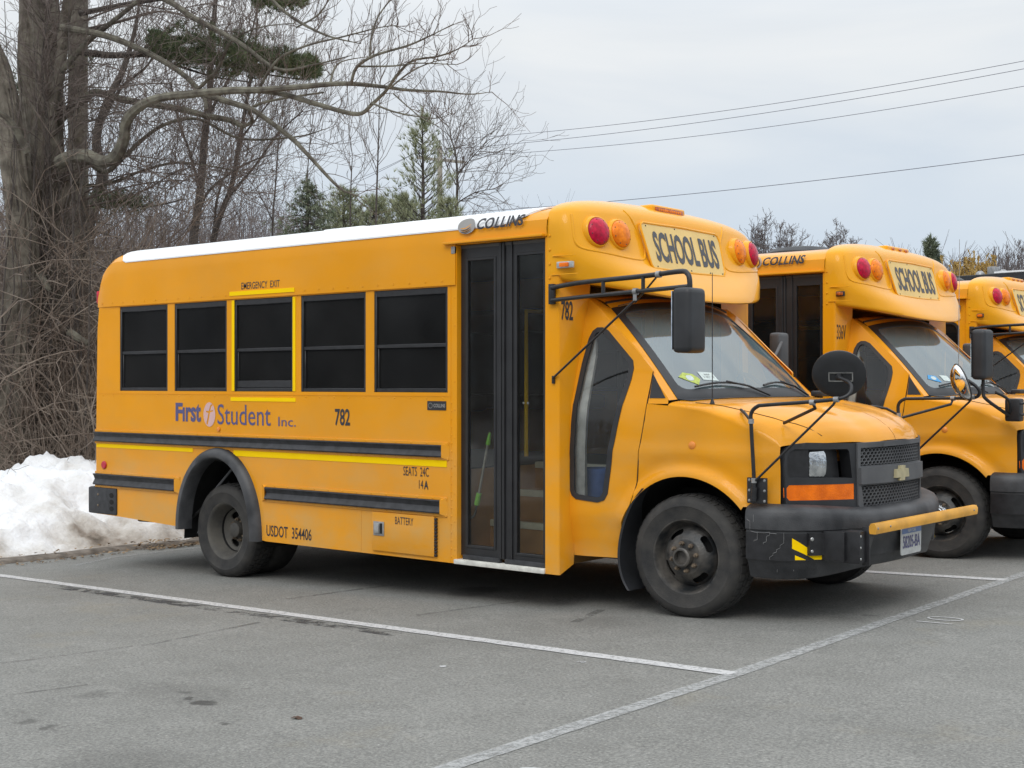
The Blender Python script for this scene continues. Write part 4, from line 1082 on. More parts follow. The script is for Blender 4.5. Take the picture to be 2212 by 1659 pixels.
        m_.add([(1.02, -.70, .37), (1.02, -.70, .55), (.985, -.50, .52), (.985, -.62, .38)], [(0, 1, 2, 3)])
        bk = m_.build('gate_bracket', M['black'], bus)
        m_ = MB(); [m_.dome((1.036, -.785, .42 + .065 * k_), .008, (1, 0, 0)) for k_ in range(3)]; m_.dome((.785, -.89, .525), .012, (.8, -.5, 0)); m_.dome((.785, -.89, .455), .010, (.8, -.5, 0)); m_.build('bolts', M['steel'], bk)
        if first:
            m_ = MB(); cs = [(-.018, -.030), (.018, -.030), (.022, -.012), (.022, .012), (.012, .030), (-.012, .030), (-.022, .012), (-.022, -.012)]; vs = []
            for y_ in (-.715, .86):
                for a_, b in cs: vs.append((1.075 + a_, y_, .590 + b))
            m_.add(vs, [(i, (i + 1) % 8, 8 + (i + 1) % 8, 8 + i) for i in range(8)] + [tuple(range(8)), tuple(range(8, 16))]); g_ = m_.build('crossing_bar', M['bar'], bus, ang=30)
            m_ = MB(); [m_.dome((1.098, y_, .592), .008, (1, 0, 0)) for y_ in (-.69, -.52, .79)]; m_.build('bolts', M['galv'], g_)
    if first:
        m_ = MB(); sheet(m_, rrect(-.150, .375, .150, .545, .015), [], lambda y, z: (1.003 + .02 * (z - .46), y, z), thick=(-.006, 0, 0)); pt = m_.build('licence_plate', M['plate'], bus, False)
        m_ = MB(); sheet(m_, [(-.145, .505), (.145, .505), (.145, .540), (-.145, .540)], [], lambda y, z: (1.005 + .02 * (z - .46), y, z)); m_.build('plate_band', M['plateb'], pt, False)
        m_ = MB(); text(m_, '58205-BA', -.128, .415, .128, .492, lambda y, z: (1.006 + .02 * (z - .46), y, z), .01); m_.build('plate_number', M['blue'], pt, False)
        m_ = MB(); text(m_, 'NEW YORK', -.06, .512, .06, .532, lambda y, z: (1.0065 + .02 * (z - .46), y, z), .01); text(m_, 'BUS', -.03, .383, .03, .400, lambda y, z: (1.0065, y, z), .01); m_.build('plate_print', M['plate'], pt, False)
    # rear bumper
    m_ = MB().box((XR - .125, -1.215, .285), (XR + .30, 1.215, .520), .02, seg=2); rb = m_.build('rear_bumper', M['rubber'], bus)
    m_ = MB()
    for k in range(3): m_.add(*_lm([(.022, 0), (.0, -.001)], 14), Matrix.Translation((XR + .235, -1.2165, .34 + .058 * k)) @ Matrix.Scale(1.5, 4, (1, 0, 0)))
    m_.build('bumper_hole', M['dark'], rb)
    m_ = MB(); m_.dome((XR + .03, -1.2155, .36), .012, (0, -1, 0)).dome((XR + .03, -1.2155, .455), .012, (0, -1, 0)); m_.build('bolts', M['rust'], rb)
    # ---- wheels
    gr_ = -.0305 * 4.25
    make_wheel(bus, 0.0, -1.0, .372, -1, 'front', rot=2.5, cap=(o['id'] == 1))
    make_wheel(bus, 0.0, 1.0, .372, 1, 'front', rot=2.5)
    make_wheel(bus, -4.26, -1.125, gr_ + .372, -1, 'rear', cap=False); make_wheel(bus, -4.26, 1.125, gr_ + .372, 1, 'rear')
    tb = MB()
    for sg in (-1, 1):
        q_ = MB().lathe(make_tyre_profile(.372, .222), 48); mx = Matrix.Translation((-4.26, sg * .86, gr_ + .372))
        if sg > 0: mx = mx @ Matrix.Scale(-1, 4, (0, 1, 0))
        MB().add(q_.v, q_.f, mx).build('inner_wheel', M['tyre'], bus)
    # ---- fleet number on the bulkhead and fender
    def blk(u, v): return (-.8185, u, v)
    num = o.get('num')
    if num:
        m_ = MB(); text(m_, num, -1.178, 1.83, -1.055, 1.955, blk, .02) if first else text(m_, num, -1.17, 1.80, -1.00, 1.925, blk, .006); m_.build('fleet_number', M['ink'], bus, False)
    # ---- antenna
    if first:
        b0 = hood_up(.06, .87); m_ = MB().tube([(b0.x, -b0.y, b0.z), (b0.x, -b0.y, b0.z + .03)], [.016, .006], 10); m_.tube([(b0.x, -b0.y, b0.z), (b0.x - .0, -b0.y, b0.z + .80)], [.0032, .0022], 6); m_.build('antenna', M['black'], bus)
    else:
        b0 = hood_up(.06, .87); m_ = MB().tube([(b0.x, -b0.y, b0.z), (b0.x + .01, -b0.y, b0.z + 1.30)], [.0032, .0020], 6); m_.build('antenna', M['galv'], bus)
    # ---- mirrors
    if o['id'] in (0, 2):
        # braced arm under the cap
        up = smooth_path([(-.86, -1.225, 2.035), (-.60, -1.25, 2.055), (-.1, -1.31, 2.065), (.18, -1.355, 2.075), (.24, -1.37, 2.06), (.262, -1.378, 2.02), (.265, -1.38, 1.93)], 5)
        lw = [(-.86, -1.225, 1.955), (-.60, -1.25, 1.965), (.255, -1.372, 1.985)]
        m_ = MB().tube(up, .0155, 10); m_.tube(lw, .0135, 8)
        for t_ in (.22, .62): a_ = Vector(lw[1]).lerp(Vector(lw[2]), t_ * .95); m_.tube([a_, a_ + Vector((0, 0, .082))], .012, 8)
        m_.box((-.885, -1.23, 1.93), (-.845, -1.2, 2.06), .004); arm = m_.build('mirror_arm', M['black'], bus)
        cl = MB(); a_ = Vector(lw[1]).lerp(Vector(lw[2]), .52); br = MB()
        clampband(cl, a_, (1, -.1, 0), .021); cl.box((a_.x - .012, a_.y - .012, a_.z - .055), (a_.x + .012, a_.y - .004, a_.z), .002); u_ = Vector((.02, -1.33, 2.068)); clampband(cl, u_, (1, -.1, 0), .021); cl.build('clamp', M['galv'], arm)
        br.tube([(a_.x, a_.y - .005, a_.z - .05), (-.86, -1.212, 1.46)], .0075, 8); br.tube([u_, (a_.x - .02, a_.y + .03, a_.z - .06), (-.55, -.93, 1.92)], .006, 6); br.box((-.87, -1.214, 1.425), (-.85, -1.2, 1.475), .003); br.build('brace', M['black'], arm)
        hd = MB().box((.20, -1.475, 1.60), (.32, -1.285, 1.975), .035, seg=3); hdo = hd.build('mirror_head', M['plastd'], arm)
        MB().box((.193, -1.465, 1.62), (.199, -1.295, 1.955)).build('mirror_glass', M['mirr'], hdo, False)
    if o['id'] == 1:
        m_ = MB(); P0 = (.64, -1.03, 1.12)
        m_.tube(smooth_path([(.47, -1.30, 1.50), (.47, -1.30, 1.36), (.49, -1.28, 1.30), (.60, -1.08, 1.17)], 4), .014, 8)
        m_.tube(smooth_path([(.60, -1.10, 1.20), (.62, -1.18, 1.30), (.55, -1.26, 1.36)], 4), .012, 8)
        m_.box((.56, -1.10, 1.13), (.68, -.99, 1.31), .02)
        m_.tube(smooth_path([(.62, -1.08, 1.27), (.82, -1.04, 1.275), (1.0, -.95, 1.27), (1.02, -.7, 1.22)], 4), .009, 8); m_.tube(smooth_path([(.62, -1.08, 1.19), (.82, -1.04, 1.18), (1.0, -.95, 1.19), (1.02, -.7, 1.2)], 4), .009, 8)
        arm = m_.build('mirror_arm', M['black'], bus)
        hd = MB().box((.41, -1.40, 1.455), (.52, -1.205, 1.845), .035, seg=3); hdo = hd.build('mirror_head', M['plastd'], arm)
        MB().box((.403, -1.39, 1.475), (.409, -1.215, 1.825)).build('mirror_glass', M['mirr'], hdo, False)
    # driver's side mirror
    m_ = MB().box((-.70, 1.30, 1.43), (-.60, 1.45, 1.82), .03, seg=3); m_.tube([(-.62, 1.36, 1.5), (-.45, 1.1, 1.36), (-.4, .95, 1.3)], .014, 8); m_.tube([(-.62, 1.36, 1.75), (-.5, 1.1, 1.7), (-.45, .93, 1.62)], .012, 8); m_.build('driver_mirror', M['plast'], bus)
    # crossover mirrors on looped tubes
    def cross(sgn, head_rot, scale=1):
        S_ = lambda p: (p[0], sgn * p[1], p[2])
        if sgn < 0 and first:
            loop = [(.49, 1.035, .74), (.485, 1.035, .9), (.468, 1.035, 1.18), (.470, 1.035, 1.255), (.51, 1.035, 1.292), (.56, 1.035, 1.300), (.80, 1.035, 1.318), (.98, 1.02, 1.335), (1.045, 1.0, 1.352), (1.062, .97, 1.385), (1.04, .94, 1.43), (.97, .93, 1.46)]
        else:
            loop = [(.49, 1.035, .74), (.485, 1.035, .9), (.468, 1.035, 1.20), (.470, 1.035, 1.28), (.51, 1.035, 1.315), (.56, 1.035, 1.320), (.80, 1.035, 1.324), (.965, 1.03, 1.326), (1.03, 1.03, 1.338), (1.048, 1.02, 1.375), (1.02, 1.01, 1.415), (.975, .995, 1.448)]
        m_ = MB().tube([S_(p) for p in smooth_path(loop, 5)], .0115, 10)
        m_.tube([S_((.485, 1.035, .74)), S_((.49, 1.035, .82))], .018, 10); ar = m_.build('crossover_arm', M['black'], bus)
        h0 = hood_up(.50, .83); h1 = hood_up(.28, .90)
        s_ = MB(); t1 = (.86, 1.035, loop[6][2] - .0); t2 = (1.0, 1.022, 1.336 if sgn < 0 else 1.333)
        s_.tube([S_(t1), S_((.86, 1.0, 1.285)), S_((h0.x, h0.y + .01, h0.z + .02))], .0095, 8); s_.tube([S_(t2), S_((t2[0] - .02, 1.02, t2[2] - .03)), S_((.50, 1.04, .86))], .0075, 8)
        s_.tube([S_((.468, 1.035, 1.205)), S_((.40, .99, 1.25)), S_((h1.x, h1.y, h1.z + .015))], .009, 8); s_.build('strut', M['black'], ar)
        c_ = MB()
        for p, d_ in ((t1, (1, 0, 0)), (t2, (1, 0, 0)), ((.468, 1.035, 1.205), (0, 0, 1)), ((.487, 1.035, .86), (0, 0, 1))): clampband(c_, S_(p), d_, .017)
        c_.build('clamp', M['galv'], ar)
        b_ = MB(); b_.box(tuple(min(a, b) for a, b in zip(S_((.43, 1.005, .725)), S_((.56, 1.018, .875)))), tuple(max(a, b) for a, b in zip(S_((.43, 1.005, .725)), S_((.56, 1.018, .875)))), .003); bo = b_.build('mount_plate', M['black'], ar)
        b_ = MB(); [b_.dome(S_((x_, 1.018, z_)), .009, (0, sgn, 0)) for x_ in (.445, .545) for z_ in (.74, .80, .86)]; b_.build('bolts', M['galv'], bo)
        e = Vector(S_(loop[-1])); mx = Matrix.Translation(e) @ head_rot
        q_ = MB().lathe([(.0, -.012), (.10, -.010), (.145, .0), (.151, .006), (.150, .014), (.143, .012)], 40); hd = MB().add(q_.v, q_.f, mx).build('mirror_head', M['plastd'], ar, ang=50)
        q_ = MB().lathe([(.145, .010), (.138, .030), (.115, .055), (.08, .075), (.04, .086), (.0, .088)], 40); MB().add(q_.v, q_.f, mx).build('mirror_glass', M['mirr'], hd)
        q_ = MB(); q_.box((-.055, -.018, -.032), (.075, -.012, .026), .001); q_.box((-.048, -.0195, -.025), (.068, -.0175, .019), .001)
        k_ = MB(); k_.box((-.058, -.016, -.035), (.078, -.0115, -.029)); k_.box((-.058, -.016, -.035), (-.052, -.0115, .022)); k_.box((.072, -.016, -.035), (.078, -.0115, .022)); k_.box((-.058, -.016, .018), (.078, -.0115, .023))
        MB().add(k_.v, k_.f, mx).build('bracket_edge', M['steel'], hd)
        k_ = MB().lathe([(.020, -.012), (.018, -.03), (.012, -.035), (0, -.036)], 14); MB().add(k_.v, k_.f, mx).build('ball_joint', M['black'], hd)
    if first:
        # dish seen from behind: lathe axis -y is the back; turn it to face the camera side
        cross(-1, Matrix.Rotation(R(24), 4, 'Z') @ Matrix.Rotation(R(28), 4, 'X') @ Matrix.Translation((0, .03, 0)))
        cross(1, Matrix.Rotation(R(126), 4, 'Z') @ Matrix.Rotation(R(-20), 4, 'X') @ Matrix.Scale(.88, 4) @ Matrix.Translation((0, .03, 0)))
    return bus
# ================================================================== PLACE THE BUSES
bus_specs = [
    dict(id=0, white=True, num='782'),
    dict(id=1, num='336V'),
    dict(id=2),
]
make_bus('school_bus', 'nearest yellow school bus, white roof, number 782, blue lettering on its side', (0, 0, 0), bus_specs[0])
make_bus('school_bus', 'middle yellow school bus, numbered 336V, partly behind the nearest one', (.11, 3.66, 0), bus_specs[1])
make_bus('school_bus', 'farthest yellow school bus, cut off by the right edge, with a single yellow door', (-.30, 7.95, 0), bus_specs[2])
# ================================================================== GROUND
def ground_mat():
    m = bpy.data.materials.new('worn_asphalt'); m.use_nodes = True
    n = m.node_tree.nodes; l = m.node_tree.links; b = n['Principled BSDF']; b.inputs['Roughness'].default_value = .88
    tcn = n.new('ShaderNodeTexCoord')
    def noi(sc_, det=6, ro=.6, src=None):
        q = n.new('ShaderNodeTexNoise'); q.inputs['Scale'].default_value = sc_; q.inputs['Detail'].default_value = det; q.inputs['Roughness'].default_value = ro
        l.new((src or tcn.outputs['Object']), q.inputs[0]); return q.outputs[0]
    def ramp(x, *st):
        c = n.new('ShaderNodeValToRGB'); l.new(x, c.inputs[0])
        c.color_ramp.elements[0].position = st[0][0]; c.color_ramp.elements[0].color = (*st[0][1], 1); c.color_ramp.elements[1].position = st[-1][0]; c.color_ramp.elements[1].color = (*st[-1][1], 1)
        for p, cc in st[1:-1]: e = c.color_ramp.elements.new(p); e.color = (*cc, 1)
        return c.outputs[0]
    def mix(f, a, c, mode='MIX'):
        q = n.new('ShaderNodeMix'); q.data_type = 'RGBA'; q.blend_type = mode
        if isinstance(f, (int, float)): q.inputs[0].default_value = f
        else: l.new(f, q.inputs[0])
        for k, v in ((6, a), (7, c)):
            if isinstance(v, tuple): q.inputs[k].default_value = (*v, 1)
            else: l.new(v, q.inputs[k])
        return q.outputs[2]
    base = ramp(noi(.55, 5), (.32, (.160, .159, .148)), (.68, (.218, .217, .203)))
    base = mix(.5, base, ramp(noi(3.2, 8, .7), (.3, (.148, .147, .136)), (.7, (.232, .230, .216))))
    grain = ramp(noi(75, 3, .75), (.28, (.42, .42, .42)), (.5, (1, 1, 1)), (.72, (1.7, 1.7, 1.66)))
    base = mix(.85, base, grain, 'MULTIPLY')
    v = n.new('ShaderNodeTexVoronoi'); v.inputs['Scale'].default_value = 48; l.new(tcn.outputs['Object'], v.inputs[0])
    sp = ramp(v.outputs['Distance'], (.0, (1, 1, 1)), (.22, (0, 0, 0))); 
    vr = n.new('ShaderNodeSeparateColor'); l.new(v.outputs['Color'], vr.inputs[0])
    gt = n.new('ShaderNodeMath'); gt.operation = 'GREATER_THAN'; l.new(vr.outputs[0], gt.inputs[0]); gt.inputs[1].default_value = .83
    mm = n.new('ShaderNodeMath'); mm.operation = 'MULTIPLY'; l.new(sp, mm.inputs[0]); l.new(gt.outputs[0], mm.inputs[1])
    base = mix(mm.outputs[0], base, (.50, .49, .46))
    lt = n.new('ShaderNodeMath'); lt.operation = 'LESS_THAN'; l.new(vr.outputs[1], lt.inputs[0]); lt.inputs[1].default_value = .16
    m3 = n.new('ShaderNodeMath'); m3.operation = 'MULTIPLY'; l.new(sp, m3.inputs[0]); l.new(lt.outputs[0], m3.inputs[1])
    base = mix(m3.outputs[0], base, (.03, .03, .03))
    # tan dust and darker oil patches with ragged outlines
    st = ramp(noi(.9, 9, .65), (.60, (0, 0, 0)), (.72, (1, 1, 1))); f = n.new('ShaderNodeMath'); f.operation = 'MULTIPLY'; l.new(st, f.inputs[0]); f.inputs[1].default_value = .28
    base = mix(f.outputs[0], base, (.25, .21, .13))
    wv = n.new('ShaderNodeTexNoise'); wv.inputs['Scale'].default_value = 16; wv.inputs['Detail'].default_value = 5; l.new(tcn.outputs['Object'], wv.inputs[0])
    off = n.new('ShaderNodeVectorMath'); off.operation = 'SCALE'; l.new(wv.outputs['Color'], off.inputs[0]); off.inputs['Scale'].default_value = .16
    pos = n.new('ShaderNodeVectorMath'); pos.operation = 'ADD'; l.new(tcn.outputs['Object'], pos.inputs[0]); l.new(off.outputs[0], pos.inputs[1])
    acc = None
    for (x, y, rx, ry, k) in STAINS:
        q = n.new('ShaderNodeVectorMath'); q.operation = 'SUBTRACT'; l.new(pos.outputs[0], q.inputs[0]); q.inputs[1].default_value = (x + .08, y + .08, gz(x) + .08)
        d = n.new('ShaderNodeVectorMath'); d.operation = 'MULTIPLY'; l.new(q.outputs[0], d.inputs[0]); d.inputs[1].default_value = (1 / rx, 1 / ry, 0)
        le = n.new('ShaderNodeVectorMath'); le.operation = 'LENGTH'; l.new(d.outputs[0], le.inputs[0])
        r = n.new('ShaderNodeMapRange'); l.new(le.outputs['Value'], r.inputs[0]); r.inputs[1].default_value = 1.15; r.inputs[2].default_value = .5; r.inputs[3].default_value = 0; r.inputs[4].default_value = k
        if acc is None: acc = r.outputs[0]
        else:
            a = n.new('ShaderNodeMath'); a.operation = 'MAXIMUM'; l.new(acc, a.inputs[0]); l.new(r.outputs[0], a.inputs[1]); acc = a.outputs[0]
    base = mix(acc, base, (.035, .033, .030))
    l.new(base, b.inputs['Base Color'])
    bu = n.new('ShaderNodeBump'); bu.inputs['Strength'].default_value = .6; bu.inputs['Distance'].default_value = .004; l.new(noi(170, 3, .7), bu.inputs['Height']); l.new(bu.outputs[0], b.inputs['Normal'])
    return m
def gnd(px, py):
    v = (830 - py) / 2900; d = FWD + RGT * ((px - 1106) / 2900); k = (.0305 * CAM.x - CAM.z) / (v - .0305 * d.x)
    return (CAM.x + k * d.x, CAM.y + k * d.y)
STAINS = []
for px, py, r_, k in ((440, 1519, .06, .85), (412, 1508, .035, .8), (398, 1497, .045, .65), (487, 1565, .025, .8), (205, 1500, .09, .3), (106, 1572, .05, .55), (345, 1490, .16, .22), (430, 1505, .22, .2), (60, 1560, .05, .5), (525, 1490, .03, .4),
                      (1040, 1275, .20, .7), (1880, 1330, .05, .4), (1010, 1283, .15, .5), (1830, 1338, .12, .2), (105, 1572, .05, .4), (260, 1650, .3, .25), (1300, 1345, .25, .15)):
    x, y = gnd(px, py); STAINS.append((x, y, r_ * 1.15, r_ * .95, k))
mb = MB(); xs = [-7.05, 6, 60]; ys = [-60, 80]
mb.add([(x, y, gz(x)) for x in xs for y in ys], [(0, 1, 3, 2), (2, 3, 5, 4)])
tag(mb.build('parking_lot', ground_mat(), None, False, fix=False), kind='structure')
# woodland floor beyond the lot, reaching the horizon
floor_m = mat('leaf_litter', (.070, .050, .034), .95, col2=(.13, .10, .07), vscale=1.2, bump=.6, bscale=8)
nn = floor_m.node_tree; b = nn.nodes['Principled BSDF']; src = b.inputs['Base Color'].links[0].from_socket
no = nn.nodes.new('ShaderNodeTexNoise'); no.inputs['Scale'].default_value = .35; no.inputs['Detail'].default_value = 8; tcn = nn.nodes.new('ShaderNodeTexCoord'); nn.links.new(tcn.outputs['Object'], no.inputs[0])
r = nn.nodes.new('ShaderNodeValToRGB'); nn.links.new(no.outputs[0], r.inputs[0]); r.color_ramp.elements[0].position = .50; r.color_ramp.elements[1].position = .56
mx_ = nn.nodes.new('ShaderNodeMix'); mx_.data_type = 'RGBA'; nn.links.new(r.outputs[0], mx_.inputs[0]); nn.links.new(src, mx_.inputs[6]); mx_.inputs[7].default_value = (.66, .68, .72, 1); nn.links.new(mx_.outputs[2], b.inputs['Base Color'])
def fz(x, y):
    d = max(0, -7.0 - x); return gz(-7.2) - .012 + .0 * d + .075 * noise.noise(Vector((x * .2, y * .2, 3))) * min(1, d / 3)
mb = MB(); gx = [-7.0 - i * .8 for i in range(26)] + [-40, -80, -160, -400, -900]; gy = [-900, -300, -100, -40, -20] + [-12 + 1.2 * i for i in range(50)] + [60, 90, 150, 300, 900]
mb.v = [(x, y, fz(x, y) if x > -30 and -20 < y < 50 else gz(-7.2)) for x in gx for y in gy]; k = len(gy)
mb.f = [(i * k + j, (i + 1) * k + j, (i + 1) * k + j + 1, i * k + j + 1) for i in range(len(gx) - 1) for j in range(k - 1)]
tag(mb.build('woodland_floor', floor_m, None, True, 60, fix=False), kind='structure')
MB().add([(60, -900, 0), (900, -900, 0), (900, 900, 0), (60, 900, 0), (-7.05, 80, -.26), (60, 80, -.02), (60, 900, -.02), (-7.05, 900, -.26)], [(0, 1, 2, 3), (4, 5, 6, 7)])
mb = MB().add([(-7.0, 80, -.24), (300, 80, -.24), (300, 900, -.24), (-7.0, 900, -.24)], [(0, 1, 2, 3)]); tag(mb.build('field', mat('winter_grass', (.12, .10, .06), .95, var=.3, vscale=2), None, False), kind='structure')

# painted lines: worn, asphalt grit showing through
def worn(name, col, lo, hi, sc_=38):
    m = bpy.data.materials.new(name); m.use_nodes = True; n = m.node_tree.nodes; l = m.node_tree.links; b = n['Principled BSDF']; b.inputs['Roughness'].default_value = .8
    b.inputs['Base Color'].default_value = (*col, 1); t = n.new('ShaderNodeTexCoord'); q = n.new('ShaderNodeTexNoise'); q.inputs['Scale'].default_value = sc_; q.inputs['Detail'].default_value = 8; q.inputs['Roughness'].default_value = .75; l.new(t.outputs['Object'], q.inputs[0])
    r = n.new('ShaderNodeMapRange'); l.new(q.outputs[0], r.inputs[0]); r.inputs[1].default_value = lo; r.inputs[2].default_value = hi; l.new(r.outputs[0], b.inputs['Alpha']); return m
LW = worn('line_paint', (.50, .50, .50), .28, .50); LF = worn('faded_line_paint', (.42, .42, .42), .44, .66); LT = worn('faint_streak', (.145, .143, .134), .42, .70, 5); LD = worn('tar_streak', (.045, .045, .047), .46, .60, 7); L2 = worn('worn_line_paint', (.36, .365, .36), .26, .60)
def line(name, a, b, w_, m, up=.004):
    a = Vector(a[:2]); b = Vector(b[:2]); d = (b - a).normalized(); nr = Vector((-d.y, d.x)) * w_ / 2; n_ = max(2, int((b - a).length / .06)); mb = MB()
    for i in range(n_ + 1):
        p = a.lerp(b, i / n_)
        for s_ in (1, -1):
            j = 1 + .13 * noise.noise(Vector((p.x * 9, p.y * 9, s_ * 5))); q = p + nr * s_ * j; mb.v.append((q.x, q.y, gz(q.x) + up))
    mb.f = [(2 * i, 2 * i + 1, 2 * i + 3, 2 * i + 2) for i in range(n_)]
    return tag(mb.build(name, m, None, False), kind='structure')
line('painted_line', gnd(-60, 1236), gnd(1583, 1457), .095, LW); SL = [(1.10, -7.0), (1.118, -4.4), (1.122, -2.37), (1.065, -.2), gnd(2208, 1242)]
for a_, b_ in zip(SL, SL[1:]): line('painted_line', a_, b_, .088, L2, .003)
g2 = gnd(2208, 1242); line('painted_line', g2, (g2[0] - .02, 12), .088, L2, .005)
line('painted_line', (-5.9, 1.50), gnd(2172, 1254), .115, LW); line('painted_line', (-5.9, 5.3), (1.0, 5.4), .115, LW)
line('painted_line', gnd(160, 1223), gnd(240, 1206), .08, LF); line('painted_line', gnd(240, 1206), gnd(430, 1184), .08, LF)
for a_, b_, w_ in (((0, 1434), (330, 1392), .05), ((330, 1392), (560, 1345), .04), ((620, 1295), (860, 1262), .05), ((900, 1330), (1120, 1300), .03), ((1240, 1345), (1300, 1318), .06), ((20, 1502), (190, 1480), .02)): line('tar_streak', gnd(*a_), gnd(*b_), w_, LT, .002)
line('tar_streak', gnd(120, 1268), gnd(860, 1372), .11, LD, .002)
for s_, a0, a1, b0, b1 in (('10', -.46, .18, 1.24, 1.42),):
    c = gnd(2034, 1341); mb = MB(); text(mb, '10', c[1] - .12, c[0] - .11, c[1] + .12, c[0] + .11, lambda u, v: (2 * c[0] - v, u, gz(2 * c[0] - v) + .004), -.022); tag(mb.build('stall_number', LW, None, False), kind='structure')
c = gnd(1166, 1676); mb = MB(); text(mb, '9', c[1] - .06, c[0] - .12, c[1] + .07, c[0] + .12, lambda u, v: (2 * c[0] - v, u, gz(2 * c[0] - v) + .004), -.022); tag(mb.build('stall_number', LW, None, False), kind='structure')
for px, py, r_ in ((957, 1441, .018), (1255, 1431, .03)):
    c = gnd(px, py); mb = MB(); mb.prism([(c[0] + r_ * math.cos(i * .7) * (1 + .2 * math.sin(3 * i)), c[1] + r_ * math.sin(i * .7)) for i in range(9)], gz(c[0]) + .002, gz(c[0]) + .004); tag(mb.build('paint_spot', LW if r_ < .02 else LF, None, False), kind='structure')
leafm = mat('dead_leaf', (.07, .035, .02), .8, var=.3, vscale=40)
c = gnd(642, 1553); mb = MB(); vs = [(0, 0, .008)]
for j, rr in enumerate((.9, .7, 1.1, .6, .8, .5, 1.2, .75, .85)): a = 2 * math.pi * j / 9; vs.append((.034 * rr * math.cos(a), .022 * rr * math.sin(a), .003 + .006 * (j % 2)))
mb.add(vs, [(0, 1 + j, 1 + (j + 1) % 9) for j in range(9)], Matrix.Translation((c[0], c[1], gz(c[0])))); tag(mb.build('leaf', leafm, None, False), 'reddish brown dead leaf lying on the open asphalt right of the oil spots', 'leaf')

# ================================================================== SNOW BANK
snow_m = bpy.data.materials.new('old_snow'); snow_m.use_nodes = True; n = snow_m.node_tree.nodes; l = snow_m.node_tree.links; b = n['Principled BSDF']; b.inputs['Roughness'].default_value = .75
b.inputs['Subsurface Weight'].default_value = .0
tcn = n.new('ShaderNodeTexCoord'); sp = n.new('ShaderNodeSeparateXYZ'); l.new(tcn.outputs['Object'], sp.inputs[0])
na = n.new('ShaderNodeTexNoise'); na.inputs['Scale'].default_value = 1.6; na.inputs['Detail'].default_value = 9; na.inputs['Roughness'].default_value = .62; l.new(tcn.outputs['Object'], na.inputs[0])
nz = n.new('ShaderNodeMapRange'); l.new(sp.outputs[2], nz.inputs[0]); nz.inputs[1].default_value = .55; nz.inputs[2].default_value = -.22; nz.inputs[3].default_value = -.10; nz.inputs[4].default_value = .26
ny = n.new('ShaderNodeMapRange'); l.new(sp.outputs[1], ny.inputs[0]); ny.inputs[1].default_value = -.9; ny.inputs[2].default_value = .9; ny.inputs[3].default_value = 0; ny.inputs[4].default_value = .17
ad = n.new('ShaderNodeMath'); ad.operation = 'ADD'; l.new(na.outputs[0], ad.inputs[0]); l.new(nz.outputs[0], ad.inputs[1]); ad2 = n.new('ShaderNodeMath'); ad2.operation = 'ADD'; l.new(ad.outputs[0], ad2.inputs[0]); l.new(ny.outputs[0], ad2.inputs[1])
cr_ = n.new('ShaderNodeValToRGB'); l.new(ad2.outputs[0], cr_.inputs[0]); cr_.color_ramp.elements[0].position = .50; cr_.color_ramp.elements[0].color = (.80, .815, .84, 1); cr_.color_ramp.elements[1].position = .97; cr_.color_ramp.elements[1].color = (.09, .07, .05, 1)
for p_, c_ in ((.66, (.68, .675, .665)), (.79, (.47, .44, .40)), (.90, (.26, .22, .18))): e = cr_.color_ramp.elements.new(p_); e.color = (*c_, 1)
l.new(cr_.outputs[0], b.inputs['Base Color'])
nb = n.new('ShaderNodeTexNoise'); nb.inputs['Scale'].default_value = 14; nb.inputs['Detail'].default_value = 8; l.new(tcn.outputs['Object'], nb.inputs[0]); bu = n.new('ShaderNodeBump'); bu.inputs['Strength'].default_value = .55; bu.inputs['Distance'].default_value = .04; l.new(nb.outputs[0], bu.inputs['Height']); l.new(bu.outputs[0], b.inputs['Normal'])
mb = MB(); nx, ny_ = 90, 300
for i in range(nx + 1):
    for j in range(ny_ + 1):
        u = 5.2 * (i / nx) ** 1.2; y = -9 + 13.5 * j / ny_; X = -6.84 - u
        edge = .14 * noise.noise(Vector((y * 1.1, 0, 7))) + .05 * noise.noise(Vector((y * 5, 0, 9))); uu = max(0, u - .10 - edge)
        crest = interp([(-9, .75), (-3, .55), (-1.6, .56), (-.7, .56), (-.2, .66), (.45, .72), (1.2, .70), (2.0, .55), (3.2, .3), (4.5, .1)], y)
        prf_ = sst(uu / 1.7) ** .75 * (1 if uu < 2.3 else 1 - .95 * sst((uu - 2.3) / 2.6))
        h = crest * prf_
        lump = .13 * noise.noise(Vector((X * 1.5, y * 1.5, 1))) + .075 * noise.noise(Vector((X * 3.6, y * 3.6, 4))) + .05 * noise.noise(Vector((X * 8, y * 8, 2))) + .03 * noise.noise(Vector((X * 18, y * 18, 5)))
        ridg = .07 * (1 - abs(noise.noise(Vector((X * 2.2, y * 2.2, 11))) * 2.2))
        z = gz(-6.9) - .03 + h + (lump + ridg) * min(1, uu / .5)
        mb.v.append((X + .06 * noise.noise(Vector((X * 4, y * 4, 20))) * min(1, uu * 2), y, z))
k = ny_ + 1
mb.f = [(i * k + j, (i + 1) * k + j, (i + 1) * k + j + 1, i * k + j + 1) for i in range(nx) for j in range(ny_)]
sb = mb.build('snow_bank', snow_m, None, True, 80, fix=False); tag(sb, 'ploughed bank of old snow, dirty at the foot, behind the bus tail', 'snow bank', kind='stuff')
